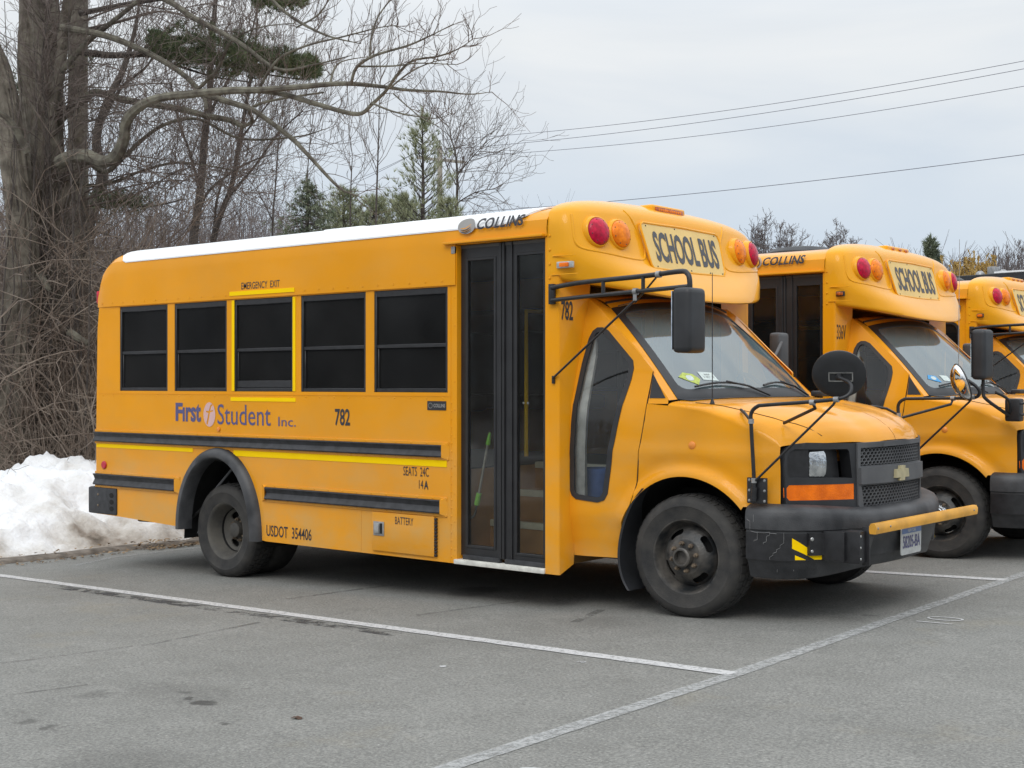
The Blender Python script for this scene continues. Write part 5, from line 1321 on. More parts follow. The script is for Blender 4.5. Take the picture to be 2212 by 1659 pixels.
# edge of the lot: low berm of dark grit
mb = MB()
for i in range(221):
    y = -9 + 20 * i / 220; e = .05 * noise.noise(Vector((y * 1.7, 3, 1))) + .02 * noise.noise(Vector((y * 7, 3, 1)))
    for dx, dz in ((-.10, .0), (-.12, .02), (-.16, .03 + .02 * noise.noise(Vector((y * 5, 1, 1)))), (-.30, .03), (-.5, .0)): mb.v.append((-6.80 + e + dx, y, gz(-6.85) + dz))
mb.f = [(i * 5 + j, i * 5 + j + 1, (i + 1) * 5 + j + 1, (i + 1) * 5 + j) for i in range(220) for j in range(4)]
tag(mb.build('kerb', mat('gritty_kerb', (.09, .075, .06), .95, col2=(.22, .19, .16), vscale=9, bump=.8, bscale=60), None, True, 80), kind='structure')
# grit and litter at its foot
mb = MB()
for q in range(900):
    y = random.uniform(-2.2, 2.6); x = -6.80 - abs(random.gauss(0, .22)) + .18; r_ = random.uniform(.006, .024)
    if random.random() < .6: y = random.uniform(-.1, 1.6)
    c = Vector((x, y, gz(x) + .05 * sst((-6.80 - x) / .1) + .004)); a = random.random() * 6
    mb.add([c + Vector((r_ * math.cos(a + t) * random.uniform(.5, 1.2), r_ * math.sin(a + t), random.uniform(0, r_))) for t in (0, 1.6, 3.1, 4.7)], [(0, 1, 2), (0, 2, 3), (0, 1, 3)])
tag(mb.build('leaf_litter', mat('litter', (.13, .085, .045), .9, col2=(.30, .21, .12), vscale=3), None, False), 'dead leaves and grit along the edge of the lot', 'litter', kind='stuff')
# ================================================================== TREES
BK = dict(
    big=mat('grey_brown_bark', (.075, .062, .048), .95, col2=(.23, .205, .165), vscale=7, bump=1.0, bscale=26, vlo=.3, vhi=.72),
    dark=mat('dark_bark', (.045, .036, .032), .95, col2=(.10, .085, .075), vscale=9, bump=.7, bscale=40),
    limb=mat('lichened_limb_bark', (.075, .064, .052), .95, col2=(.19, .18, .14), vscale=9, bump=.6, bscale=60),
    twig=mat('twig_bark', (.155, .125, .110), .9, var=.2, vscale=3),
    twigb=mat('brown_twigs', (.135, .098, .076), .9, col2=(.29, .24, .195), vscale=2.2),
    far=mat('far_twigs', (.16, .135, .13), .95, var=.15, vscale=.3),
    farw=mat('willow_twigs', (.46, .31, .10), .95, var=.2, vscale=.4),
    pine=mat('pine_needles', (.05, .072, .03), .8, col2=(.11, .13, .058), vscale=2.5),
    cedar=mat('cedar_foliage', (.10, .13, .085), .85, col2=(.20, .225, .145), vscale=2),
    yng=mat('young_pine_needles', (.21, .24, .14), .8, col2=(.36, .37, .23), vscale=3),
)
rnd = random.Random(11)
def rv(k=1): return Vector((rnd.gauss(0, k), rnd.gauss(0, k), rnd.gauss(0, k)))

class TW:
    "fast collector of thin tapering tubes"
    def __init__(s): s.v = []; s.f = []
    def tube(s, pts, r0, r1, n=4):
        k = len(s.v); m = len(pts); d = pts[-1] - pts[0]; d = d.normalized() if d.length else Vector((0, 0, 1)); u = d.orthogonal().normalized(); w_ = d.cross(u)
        cs = [(math.cos(2 * math.pi * j / n), math.sin(2 * math.pi * j / n)) for j in range(n)]
        for i, p in enumerate(pts):
            r = r0 + (r1 - r0) * i / (m - 1)
            for c, s_ in cs: s.v.append((p.x + (u.x * c + w_.x * s_) * r, p.y + (u.y * c + w_.y * s_) * r, p.z + (u.z * c + w_.z * s_) * r))
        for i in range(m - 1):
            for j in range(n):
                a = k + i * n + j; b = k + i * n + (j + 1) % n; s.f.append((a, b, b + n, a + n))
    def build(s, name, m, parent=None, smooth=True):
        me = bpy.data.meshes.new(name); me.from_pydata(s.v, [], s.f); me.update(); return link(name, me, m, parent, smooth, 180)

def twigs(tw, p, d, L_, r, lev, up=.25, spread=.75, seg=4, wob=.18, kids=(3, 5), rmin=.0016, n=3):
    "recursive bare branch"
    pts = [p.copy()]; q = p.copy(); dd = d.normalized()
    for i in range(seg):
        dd = (dd + rv(wob) + Vector((0, 0, up * .35))).normalized(); q = q + dd * (L_ / seg); pts.append(q.copy())
    tw.tube(pts, r, max(rmin, r * (.35 if lev else .4)), n if r < .02 else 5)
    if lev <= 0: return
    for k in range(rnd.randint(*kids)):
        t = rnd.uniform(.25, 1) if k else 1.0
        i = min(seg - 1, int(t * seg)); b = pts[i].lerp(pts[i + 1], t * seg - i) if t < 1 else pts[-1]
        ax = (pts[i + 1] - pts[i]).normalized(); nd = (ax + rv(spread * .6) + Vector((0, 0, up * .3))).normalized()
        twigs(tw, b, nd, L_ * rnd.uniform(.42, .72), max(rmin, r * (1 - .55 * t) * .7), lev - 1, up, spread, 3, wob, kids, rmin, n)

def limb(tw, px, Z, r0, r1, dz=0, k=5, n=7):
    "hand-drawn limb: list of (px, py) in the 2212 px view, at depth Z drifting by dz"
    m = len(px); pts = smooth_path([at(a, b, Z + dz * i / (m - 1)) for i, (a, b) in enumerate(px)], k); tw.tube2(pts, r0, r1, n) if hasattr(tw, 'tube2') else None
    return pts
def addlimb(mb, px, Z, rs, dz=0, k=5, n=8, rough=0):
    m = len(px); pts = smooth_path([at(a, b, Z + dz * i / (m - 1)) for i, (a, b) in enumerate(px)], k)
    r = [interp([(i / (len(rs) - 1), v) for i, v in enumerate(rs)], j / (len(pts) - 1)) * (1 + rough * noise.noise(Vector((j * .9, Z, 2)))) for j in range(len(pts))]
    mb.tube(pts, r, n); return pts
def sprout(tw, pts, count, L0, L1, r, lev=2, up=.5, bias=None, t0=.1, t1=1.0, **kw):
    for _ in range(count):
        t = rnd.uniform(t0, t1) * (len(pts) - 1.001); i = int(t); p = pts[i].lerp(pts[i + 1], t - i); ax = (pts[i + 1] - pts[i]).normalized()
        side_ = rv(1); side_ = (side_ - ax * side_.dot(ax)).normalized(); d = (ax * .55 + side_ * .8 + (bias or Vector((0, 0, .25)))).normalized()
        twigs(tw, p, d, rnd.uniform(L0, L1), r, lev, up, **kw)

def needles(mb, p, d, n=10, L_=.09, w_=.005, spread=.7):
    d = d.normalized()
    for _ in range(n):
        a = (d + rv(spread * .5)).normalized(); q = a.orthogonal().normalized(); s_ = rv(1).normalized(); q = (s_ - a * s_.dot(a)).normalized() * w_
        l_ = L_ * rnd.uniform(.7, 1.15); k = len(mb.v); e = p + a * l_
        mb.v += [tuple(p - q), tuple(p + q), tuple(e)]; mb.f.append((k, k + 1, k + 2))

def barktrunk(mb, px, Z, rs, dz=0, k=8, n=44, amp=.15):
    m = len(px); pts = smooth_path([at(a, b, Z + dz * i / (m - 1)) for i, (a, b) in enumerate(px)], k); k0 = len(mb.v); M_ = len(pts); s0 = rnd.random() * 50
    for j, p in enumerate(pts):
        R_ = interp([(i / (len(rs) - 1), v) for i, v in enumerate(rs)], j / (M_ - 1)); ln = j * (pts[1] - pts[0]).length
        for q in range(n):
            a = 2 * math.pi * q / n; c, s_ = math.cos(a), math.sin(a)
            f = noise.noise(Vector((c * 4.2 + s0, s_ * 4.2, ln * .9))); f2 = noise.noise(Vector((c * 9, s_ * 9 + s0, ln * 3.5)))
            big_ = noise.noise(Vector((c * 1.1, s_ * 1.1 + s0, ln * .5)))
            r_ = R_ * (1 + .16 * big_ - amp * (1 - min(1, abs(f) * 4.5)) + amp * .6 * f2)
            mb.v.append((p.x + c * r_, p.y + s_ * r_, p.z + .02 * f2))
    for j in range(M_ - 1):
        for q in range(n):
            a = k0 + j * n + q; b = k0 + j * n + (q + 1) % n; mb.f.append((a, b, b + n, a + n))
    return pts
# --- the great multi-stemmed tree at the left
big = thing('bare_tree', 'huge bare tree with several vine-covered stems at the left edge', 'tree', at(110, 985, 17.2))
bigloc = big.location.copy()
def under(o, root): o.parent = root; o.matrix_parent_inverse = Matrix.Translation(root.location).inverted(); return o
mb = MB()
barktrunk(mb, [(70, 1120), (72, 960), (95, 760), (102, 560), (100, 380), (100, 200), (98, 60), (92, -60), (84, -520)], 17, [.40, .31, .26, .24, .22, .205, .19, .14], .3, 12, 60, .16)
barktrunk(mb, [(10, 1120), (22, 900), (40, 700), (48, 500), (22, 300), (-6, 150), (-60, 20), (-190, -330)], 16.4, [.32, .26, .21, .18, .17, .15, .10], .5, 12, 50, .16)
barktrunk(mb, [(150, 1130), (140, 900), (132, 700), (138, 560), (120, 420), (78, 300), (60, 160), (62, -40), (70, -420)], 17.6, [.26, .22, .18, .15, .13, .115, .07], .3, 12, 46, .15)
barktrunk(mb, [(110, 640), (126, 480), (140, 400), (120, 330), (110, 250), (128, 160), (138, 60), (150, -30), (168, -330)], 17.0, [.10, .09, .08, .07, .06], -.3, 9, 30, .14)
under(mb.build('trunk', BK['big'], None), big)
mb = MB(); LIMBS = []
LIMBS.append((addlimb(mb, [(128, 352), (150, 340), (185, 336), (222, 350), (250, 338), (266, 306), (274, 262), (300, 232), (345, 212), (420, 203), (500, 196), (560, 195), (650, 188), (740, 181), (820, 187), (880, 195), (950, 198), (1013, 204), (1062, 199)], 16.5, [.085, .080, .075, .062, .052, .045, .034, .022, .012, .003], -2.0), 34, .62, 1))
LIMBS.append((addlimb(mb, [(560, 195), (617, 205), (693, 228), (772, 247), (805, 224), (835, 195), (858, 162), (891, 132), (947, 122), (990, 106), (1023, 84)], 15.4, [.036, .030, .026, .022, .018, .015, .012, .008, .003], -1.0), 34, .45, 1))
LIMBS.append((addlimb(mb, [(758, 183), (769, 148), (799, 125), (835, 112), (881, 99), (927, 79), (980, 52)], 14.9, [.020, .017, .014, .010, .003], -.6), 22, .42, 1))
LIMBS.append((addlimb(mb, [(799, 125), (802, 82), (817, 36), (850, -8)], 14.8, [.013, .011, .007], .3), 12, .4, 1))
LIMBS.append((addlimb(mb, [(713, 181), (723, 148), (743, 132), (800, 122)], 15.1, [.016, .013, .008, .003], .5), 10, .38, 1))
LIMBS.append((addlimb(mb, [(776, 144), (850, 143), (901, 137), (964, 139), (990, 140)], 14.8, [.011, .009, .006, .003], -.6), 14, .35, 1))
LIMBS.append((addlimb(mb, [(842, 191), (870, 168), (901, 148), (944, 132), (985, 128)], 14.6, [.011, .008, .003], -.2), 10, .35, 1))
LIMBS.append((addlimb(mb, [(805, 224), (848, 241), (895, 251), (941, 256), (970, 248)], 14.6, [.012, .009, .006, .003], -.5), 12, .35, 1))
LIMBS.append((addlimb(mb, [(850, 203), (880, 230), (915, 258), (950, 275)], 14.4, [.009, .006, .003], -.3), 7, .35, 1))
LIMBS.append((addlimb(mb, [(120, 268), (193, 206), (221, 203), (260, 214), (312, 224), (385, 235), (443, 250), (495, 260), (524, 274)], 17.0, [.055, .05, .045, .040, .036, .03], -.6), 18, .6, 1))
LIMBS.append((addlimb(mb, [(443, 205), (518, 228), (551, 241), (627, 297), (667, 337), (733, 406), (776, 424)], 16.0, [.036, .034, .030, .026, .018, .006], -.6), 22, .55, 0))
LIMBS.append((addlimb(mb, [(524, 274), (545, 262), (540, 240), (560, 225), (617, 212), (700, 200)], 16.3, [.026, .02, .016, .01], -.4), 12, .5, 1))
LIMBS.append((addlimb(mb, [(180, 340), (225, 372), (262, 345), (310, 300), (360, 268), (430, 258), (520, 300), (640, 296), (700, 280)], 17.3, [.036, .032, .026, .02, .014, .005], -.5), 26, .6, 0))
LIMBS.append((addlimb(mb, [(130, 60), (230, 78), (330, 120), (400, 165), (440, 210), (445, 238)], 16.6, [.045, .036, .03, .02], -.4), 16, .6, 1))
LIMBS.append((addlimb(mb, [(120, -40), (330, -10), (420, 40), (520, 95), (600, 150), (680, 140), (760, 120)], 16.3, [.04, .036, .032, .022, .014, .005], -.8), 30, .7, 1))
LIMBS.append((addlimb(mb, [(110, 180), (190, 90), (240, 50), (300, 0), (340, -40)], 16.8, [.045, .036, .028, .02], -.3), 16, .6, 1))
LIMBS.append((addlimb(mb, [(60, 330), (20, 260), (-30, 230)], 16.2, [.05, .04, .03], -.3), 8, .5, 1))
LIMBS.append((addlimb(mb, [(560, -30), (620, 30), (700, 75), (780, 95)], 15.6, [.022, .016, .004], -.5), 22, .5, 1))
LIMBS.append((addlimb(mb, [(640, 60), (690, 30), (720, -20)], 15.4, [.012, .01, .004], -.3), 10, .45, 1))
LIMBS.append((addlimb(mb, [(560, 190), (600, 130), (660, 100), (740, 80), (820, 60), (860, 55)], 15.5, [.018, .014, .009, .003], -.5), 24, .45, 1))
LIMBS.append((addlimb(mb, [(420, 200), (470, 150), (500, 90), (560, 60), (640, 50)], 16.3, [.024, .018, .01, .004], -.6), 20, .5, 1))
LIMBS.append((addlimb(mb, [(150, 395), (210, 402), (262, 388), (300, 372), (380, 352), (470, 362), (560, 380)], 17.4, [.028, .022, .016, .005], -.4), 22, .55, 0))
under(mb.build('limbs', BK['limb'], None), big)
tw = TW()
for pts, cnt, L_, u_ in LIMBS:
    far_ = (pts[-1] - CAM).dot(RGT) / (pts[-1] - CAM).dot(FWD) * 2900 + 1106 > 740
    sprout(tw, pts, int(cnt * (.80 if far_ else 1.15)), L_ * .35, L_ * (.95 if far_ else 1.1), .0058, 2 if not far_ else 1, .35 if u_ else .0, Vector((0, 0, .30 if u_ else -.1)), .12, 1.0, wob=.17, kids=(3, 5) if far_ else (2, 4), rmin=.0022, spread=.95)
trunkpts = smooth_path([at(a, b, 16.8) for a, b in ((60, 900), (80, 700), (100, 500), (100, 300), (98, 100), (92, -30))], 6)
sprout(tw, trunkpts, 230, .35, 1.15, .009, 2, .2, Vector((.3, 0, .1)), 0, 1, wob=.25, kids=(2, 4), rmin=.0028)
for k_ in range(15):      # long arching shoots reaching right from the stems
    y0 = rnd.uniform(40, 520); x0 = rnd.uniform(110, 190); ln = rnd.uniform(180, 470); pts = smooth_path([at(x0 + ln * t, y0 - ln * (.22 * math.sin(2.4 * t)) * rnd.uniform(.5, 1.2) + 60 * t * t, 16.9 - 1.0 * t + rnd.uniform(-.1, .1)) for t in (0, .25, .5, .75, 1)], 4)
    tw.tube(pts, .014, .004, 4); sprout(tw, pts, 24, .3, .9, .005, 1, .1, Vector((0, 0, rnd.uniform(-.1, .35))), .15, 1, wob=.18, kids=(2, 4), rmin=.0024)
under(tw.build('twigs', BK['twig'], None), big)
# lianas climbing the stems
mb = MB()
for q in range(22):
    x0 = rnd.uniform(10, 190); x1 = x0 + rnd.uniform(-50, 50); pts = []
    for i in range(9): t = i / 8; pts.append((x0 + (x1 - x0) * t + rnd.uniform(-14, 14), 1010 - t * rnd.uniform(600, 1050)))
    pts = [(x0 + (x1 - x0) * i / 8 + rnd.uniform(-16, 16), 1020 - (1020 - rnd.uniform(0, 5) - (q % 5) * 90) * i / 8) for i in range(9)]
    addlimb(mb, pts, 16.3 + rnd.uniform(-.5, .6), [.016, .012, .008, .004], rnd.uniform(-.3, .3), 4, 5)
under(mb.build('vines', BK['dark'], None), big)
# broken stubs
for px_, z_, rs_ in (([(148, 716), (165, 728), (190, 742)], 15.9, [.05, .045, .03]), ([(85, 590), (98, 612), (108, 628)], 16.1, [.05, .04, .02])):
    mb = MB(); addlimb(mb, px_, z_, rs_, 0, 3, 8); under(mb.build('broken_stub', BK['limb'], None), big)

# --- pine whose foliage shelf hangs over the bus
pine = thing('pine_tree', 'tall straight pine beside the huge bare tree, dark needle shelf over the bus', 'tree', at(170, 985, 18.6))
mb = MB(); addlimb(mb, [(172, 1120), (170, 900), (172, 600), (168, 300), (170, 60), (172, -60), (174, -560)], 18.6, [.20, .155, .14, .13, .12, .07], 0, 6, 14, .08)
for q in range(26):
    y0 = 20 + q * 22 + rnd.uniform(-8, 8); dx = rnd.choice((-1, 1)) * rnd.uniform(30, 95); addlimb(mb, [(170, y0), (170 + dx * .5, y0 + rnd.uniform(-4, 8)), (170 + dx, y0 + rnd.uniform(-8, 14))], 18.6, [.014, .01, .004], rnd.uniform(-.8, .8), 3, 5)
under(mb.build('trunk', BK['big'], None), pine)
mb = MB(); PL = []
PL.append(addlimb(mb, [(175, 112), (240, 120), (320, 118), (400, 128), (480, 138), (560, 142), (640, 150), (705, 152)], 18.2, [.05, .04, .032, .02, .008], -1.0))
PL.append(addlimb(mb, [(300, 118), (330, 92), (380, 80), (440, 92), (520, 108), (600, 118)], 17.9, [.022, .018, .012, .005], -.4)); PL.append(addlimb(mb, [(320, 120), (400, 148), (470, 168), (540, 178)], 17.8, [.02, .014, .006], -.3)); PL.append(addlimb(mb, [(480, 138), (560, 158), (620, 168), (660, 172)], 17.5, [.014, .01, .004], -.3))
PL.append(addlimb(mb, [(172, 30), (300, 5), (420, -8), (560, -2), (650, 6)], 18.2, [.04, .03, .018, .006], -.6))
under(mb.build('limb', BK['dark'], None), pine)
mb = MB()
for q in range(3300):
    t = rnd.random(); x = 318 + 372 * t ** .9; cy = 92 + 58 * t; hh = interp([(0, 22), (.15, 42), (.45, 46), (.75, 30), (.9, 24), (1, 12)], t)
    g = rnd.gauss(0, .5); y = cy + hh * max(-1.1, min(1.1, g)) + 14 * noise.noise(Vector((x * .03, g, 4)))
    if noise.noise(Vector((x * .022, y * .045, 8))) < -.16: continue
    p = at(x, y, 17.8 - .8 * t + rnd.gauss(0, .45)); needles(mb, p, Vector((rnd.gauss(.35, .5), rnd.gauss(0, .5), rnd.gauss(.35, .35))), 11, .105, .0052, .9)
for q in range(420):
    x = rnd.uniform(545, 660); y = 4 + rnd.gauss(0, 9) - .05 * abs(x - 600); p = at(x, y, 17.6 + rnd.gauss(0, .3)); needles(mb, p, Vector((rnd.gauss(.2, .5), rnd.gauss(0, .5), rnd.gauss(.3, .4))), 11, .10, .0052, .9)
for (cx_, cy_, sx, sy, nn_) in ((40, 205, 40, 35, 160), (260, 435, 60, 22, 330), (150, 130, 60, 30, 140)):
    for q in range(nn_): p = at(cx_ + rnd.gauss(0, sx * .5), cy_ + rnd.gauss(0, sy * .5), 18.9 + rnd.gauss(0, .4)); needles(mb, p, Vector((rnd.gauss(0, .5), rnd.gauss(0, .5), rnd.gauss(.3, .4))), 9, .10, .005, .9)
o_ = mb.build('needles', BK['pine'], None, False, fix=False); under(o_, pine)

# --- bare trees standing behind the bus
def bare_tree(label, px, Z, rs, kids, bark='dark', dz=0, twr=.006, up=.5, L0=.5, L1=1.4, extra=(), lev=2, rmin=.003, grp='bare trees behind the nearest bus', name='bare_tree'):
    t = thing(name, label, 'tree', at(px[0][0], px[0][1], Z), 0, grp)
    mb = MB(); P_ = [addlimb(mb, px, Z, rs, dz, 5, 9, .06)]
    for e in extra: P_.append(addlimb(mb, e[0], Z, e[1], e[2] if len(e) > 2 else 0, 4, 6))
    under(mb.build('trunk', BK[bark], None), t); tw = TW()
    for i, p in enumerate(P_): sprout(tw, p, kids if i == 0 else kids // 2, L0, L1, twr, lev, up, Vector((0, 0, .2)), .12 if i == 0 else .1, 1, wob=.16, kids=(2, 4), rmin=rmin)
    under(tw.build('branches', BK['twig' if bark != 'far' else 'far'], None), t); return t
bare_tree('dark slender bare tree with the thickest stem rising behind the rear roof', [(413, 640), (418, 520), (432, 417), (442, 300), (453, 200), (455, 130), (462, 40), (470, -40)], 22, [.080, .068, .062, .054, .044, .03], 46, extra=(([(424, 480), (446, 420), (490, 380), (540, 350), (600, 330)], [.03, .025, .018, .006]), ([(432, 417), (410, 330), (385, 260), (370, 180)], [.03, .02, .01]), ([(450, 250), (500, 160), (540, 80), (560, 0)], [.03, .02, .01])), L0=.6, L1=1.8)
bare_tree('dark forked bare tree just right of the thickest stem, leaning right', [(452, 640), (461, 518), (482, 450), (500, 403), (515, 320), (531, 229), (548, 130), (556, 40)], 23, [.062, .054, .046, .038, .028, .016], 40, extra=(([(462, 518), (466, 450), (478, 400), (500, 340)], [.03, .02, .01]), ([(490, 430), (550, 360), (600, 290), (655, 240)], [.026, .018, .008]), ([(520, 300), (575, 230), (620, 170)], [.02, .014, .006])), L0=.6, L1=1.7)
bare_tree('dark crooked bare tree beside the pine trunk, behind the rear corner', [(180, 700), (187, 507), (208, 430), (221, 380), (208, 300), (234, 215), (262, 160), (285, 90), (300, 20)], 20.5, [.12, .10, .09, .07, .055, .04, .02], 50, extra=(([(215, 420), (262, 440), (330, 445), (400, 430)], [.03, .022, .01]), ([(222, 260), (262, 190), (320, 140), (360, 60)], [.03, .02, .01])), L0=.5, L1=1.6)
bare_tree('thin pale sapling between the forked tree and the dark cedar', [(590, 640), (588, 500), (595, 400), (600, 330), (612, 240)], 27, [.024, .02, .014, .007], 30, L0=.5, L1=1.3, extra=(([(590, 480), (560, 420), (530, 380)], [.016, .01, .004]),))
bare_tree('very tall thin sapling with upswept twigs left of the open young pine', [(811, 560), (812, 470), (815, 380), (818, 290), (820, 200), (822, 170)], 30, [.026, .022, .016, .010, .004], 20, up=1.4, L0=.8, L1=1.9, rmin=.004, twr=.009, lev=1)
bare_tree('small crooked bare tree right of the utility pole', [(983, 560), (985, 465), (988, 400), (985, 340), (975, 300), (970, 275)], 34, [.048, .040, .028, .015, .006], 32, up=.2, L0=.6, L1=1.5, rmin=.0045, twr=.011, lev=2, extra=(([(986, 440), (1030, 415), (1080, 408)], [.02, .014, .005]), ([(987, 380), (1020, 340), (1058, 300)], [.02, .014, .005]), ([(985, 400), (962, 350), (965, 320)], [.02, .012, .005])))
bare_tree('thin crooked sapling poking out of the dark cedar', [(664, 560), (666, 460), (664, 380), (670, 300), (668, 280)], 31, [.02, .018, .012, .005], 14, up=.8, L0=.6, L1=1.4, rmin=.004, twr=.008)
bare_tree('thin sapling above the row of young pines', [(757, 560), (757, 440), (760, 360), (762, 340)], 31, [.02, .017, .012, .005], 12, up=.8, L0=.5, L1=1.2, rmin=.004, twr=.008)

# --- evergreens
def conifer(name, label, px, top, bot, wpx, Z, tufts, col, L_=.10, w_=.006, open_=0, droop=-.1, grp=None, nn_=9, spread=.8, ascend=.3, tw_=8, full=1.0):
    t = thing(name, label, 'tree', at(px, bot, Z), 0, grp); h = (bot - top) / 2900 * Z; wd = wpx / 2900 * Z / 2; base = at(px, bot, Z)
    mb = MB(); mb.tube([base - Vector((0, 0, 1.0)), base + Vector((.03, 0, h * .5)), base + Vector((0, 0, h))], [.06, .04, .008], 7); fl = MB()
    nb = tufts // tw_
    for q in range(nb):
        f_ = 1 - (q / nb) ** 1.1; z = h * (.02 + .93 * (1 - f_)); a = rnd.random() * 6.283; ln = wd * (f_ ** full * .95 + .05) * rnd.uniform(.45, 1.2); d = Vector((math.cos(a), math.sin(a), ascend)).normalized()
        p0 = base + Vector((0, 0, z)); pts = [p0 + d * ln * s_ + Vector((0, 0, droop * ln * s_ * s_)) for s_ in (0, .35, .7, 1)]; mb.tube(pts, [.012, .009, .006, .003], 4, cap=False)
        for k in range(tw_):
            s_ = rnd.uniform(.25 if not open_ else .5, 1.0) if k else 1; i = min(2, int(s_ * 3)); p = pts[i].lerp(pts[i + 1], s_ * 3 - i) + rv(.05 * (1 + ln * .5)); needles(fl, p, (d * .6 + Vector((0, 0, .55 if droop > -.3 else -.5)) + rv(.3)), nn_, L_, w_, spread)
    for k in range(6 if open_ else 3): needles(fl, base + Vector((0, 0, h - .07 * k)), Vector((0, 0, 1)), nn_, L_, w_, .6)
    under(mb.build('trunk', BK['dark'], None), t); under(fl.build('needles', BK[col], None, False, fix=False), t); return t
conifer('cedar_tree', 'dense dark cedar with drooping sprays, left of the young pines', 662, 384, 570, 210, 31, 850, 'cedar', .15, .009, 0, -.65, nn_=8, full=.62, ascend=.5)
conifer('young_pine', 'squat bushy young pine against the right flank of the dark cedar', 742, 410, 570, 190, 33, 480, 'yng', .19, .0085, 0, .15, full=.6, ascend=.5, tw_=5)
conifer('young_pine', 'low bushy young pine behind the foot of the tall thin sapling', 806, 428, 570, 190, 34, 480, 'yng', .19, .0085, 0, .15, full=.6, ascend=.5, tw_=5)
conifer('young_pine', 'tallest young pine, open and sparse, just left of the utility pole', 912, 240, 570, 230, 32, 480, 'yng', .20, .0085, 1, .30, full=.8, ascend=.6, tw_=4, nn_=8, spread=.6)
conifer('young_pine', 'small young pine in front of the foot of the utility pole', 968, 432, 570, 130, 31, 300, 'yng', .19, .0085, 0, .15, full=.7, ascend=.6, tw_=4)
conifer('young_pine', 'low dark young pine at the foot of the tallest one, on its left', 872, 425, 570, 160, 35, 620, 'yng', .19, .0085, 0, .15, full=.6, ascend=.5, tw_=5)

# --- undergrowth: a thicket of canes and vines nobody could count
tw = TW()
for q in range(3900):
    px = rnd.uniform(-60, 330); Z = rnd.uniform(15.6, 24); p = at(px, 830, Z); p.z = -.2; L_ = rnd.uniform(.8, 2.6) * (1.0 if px < 215 else .9); d = Vector((rnd.gauss(0, .35), rnd.gauss(0, .35), 1)).normalized(); pts = [p.copy()]
    if q % 3 == 0: p.z += rnd.uniform(.9, 3.2); pts = [p.copy()]; d = Vector((rnd.gauss(0, .8), rnd.gauss(0, .8), rnd.gauss(.3, .6))).normalized()
    for i in range(6): d = (d + rv(.22)).normalized(); p = p + d * L_ / 5; pts.append(p.copy())
    tw.tube(pts, rnd.uniform(.004, .011), .003, 3)
    if q % 2:
        for k in range(3): i = rnd.randint(1, 5); twigs(tw, pts[i], rv(1) + Vector((0, 0, .5)), rnd.uniform(.3, .8), .0045, 1, .3, wob=.25, kids=(2, 3), rmin=.0025)
tag(tw.build('undergrowth', BK['twigb'], None, True), 'tangled brown thicket of canes and vines behind the snow bank', 'undergrowth', kind='stuff')
# --- woodland far behind: stems and twig haze
tw = TW()
for q in range(3900):
    if q < 2350: px = rnd.uniform(-80, 1250); Z = rnd.uniform(38, 95)
    else: px = rnd.uniform(1550, 2450); Z = rnd.uniform(90, 130)
    b_ = at(px, 830, Z); b_.z = -.3; top = interp([(-80, 430), (200, 425), (420, 440), (640, 452), (850, 478), (1250, 500), (1550, 575), (1900, 578), (2100, 572), (2200, 562), (2500, 562)], px) + rnd.gauss(0, 14) + 14 * noise.noise(Vector((px * .012, 3, 3)))
    H = max(2.5, (830 - top) / 2900 * Z + 1.7) * rnd.uniform(.72, 1.02); lean = Vector((rnd.gauss(0, .04), rnd.gauss(0, .04), 1)); pts = [b_ + lean * H * t + rv(.06 * H * .1) for t in (0, .35, .7, 1)]; r_ = rnd.uniform(.02, .055) * (Z / 60) ** .3
    tw.tube(pts, r_, .008, 3)
    for k in range(11 if q < 2350 else 14):
        t = rnd.uniform(.25, 1); p = pts[0].lerp(pts[3], t); d = Vector((rnd.gauss(0, .6), rnd.gauss(0, .6), rnd.uniform(.4, 1.1))).normalized(); L_ = H * rnd.uniform(.08, .2); e = p + d * L_; tw.tube([p, p + d * L_ * .5 + rv(.03), e + Vector((0, 0, .1 * L_))], .011 if q < 2350 else .020, .005 if q < 2350 else .012, 3)
        if k % 3 == 0: tw.tube([p + d * L_ * .5, e + rv(.25)], .008, .005, 3)
tag(tw.build('distant_woodland', BK['far'], None, False), 'grey belt of bare woodland in the distance', 'woodland', kind='stuff')
tw = TW()               # unseen woods added behind the camera to reflect in glass and paint
for q in range(1600):
    a = rnd.uniform(-2.9, .35); D_ = rnd.uniform(38, 60); b_ = Vector((CAM.x + D_ * math.cos(a), CAM.y + D_ * math.sin(a), 0)); H = rnd.uniform(4, 9); pts = [b_ + Vector((rnd.gauss(0, .03) * H * t, rnd.gauss(0, .03) * H * t, H * t)) for t in (0, .35, .7, 1)]; tw.tube(pts, rnd.uniform(.06, .16), .02, 3)
    for k in range(9):
        p = pts[0].lerp(pts[3], rnd.uniform(.25, 1)); d = Vector((rnd.gauss(0, .6), rnd.gauss(0, .6), rnd.uniform(.4, 1.1))).normalized(); L_ = H * rnd.uniform(.1, .25); tw.tube([p, p + d * L_ * .5 + rv(.05), p + d * L_], .035, .012, 3)
tag(tw.build('distant_woodland', BK['far'], None, False), 'unseen bare woodland added behind the camera for reflections', 'woodland', kind='stuff')

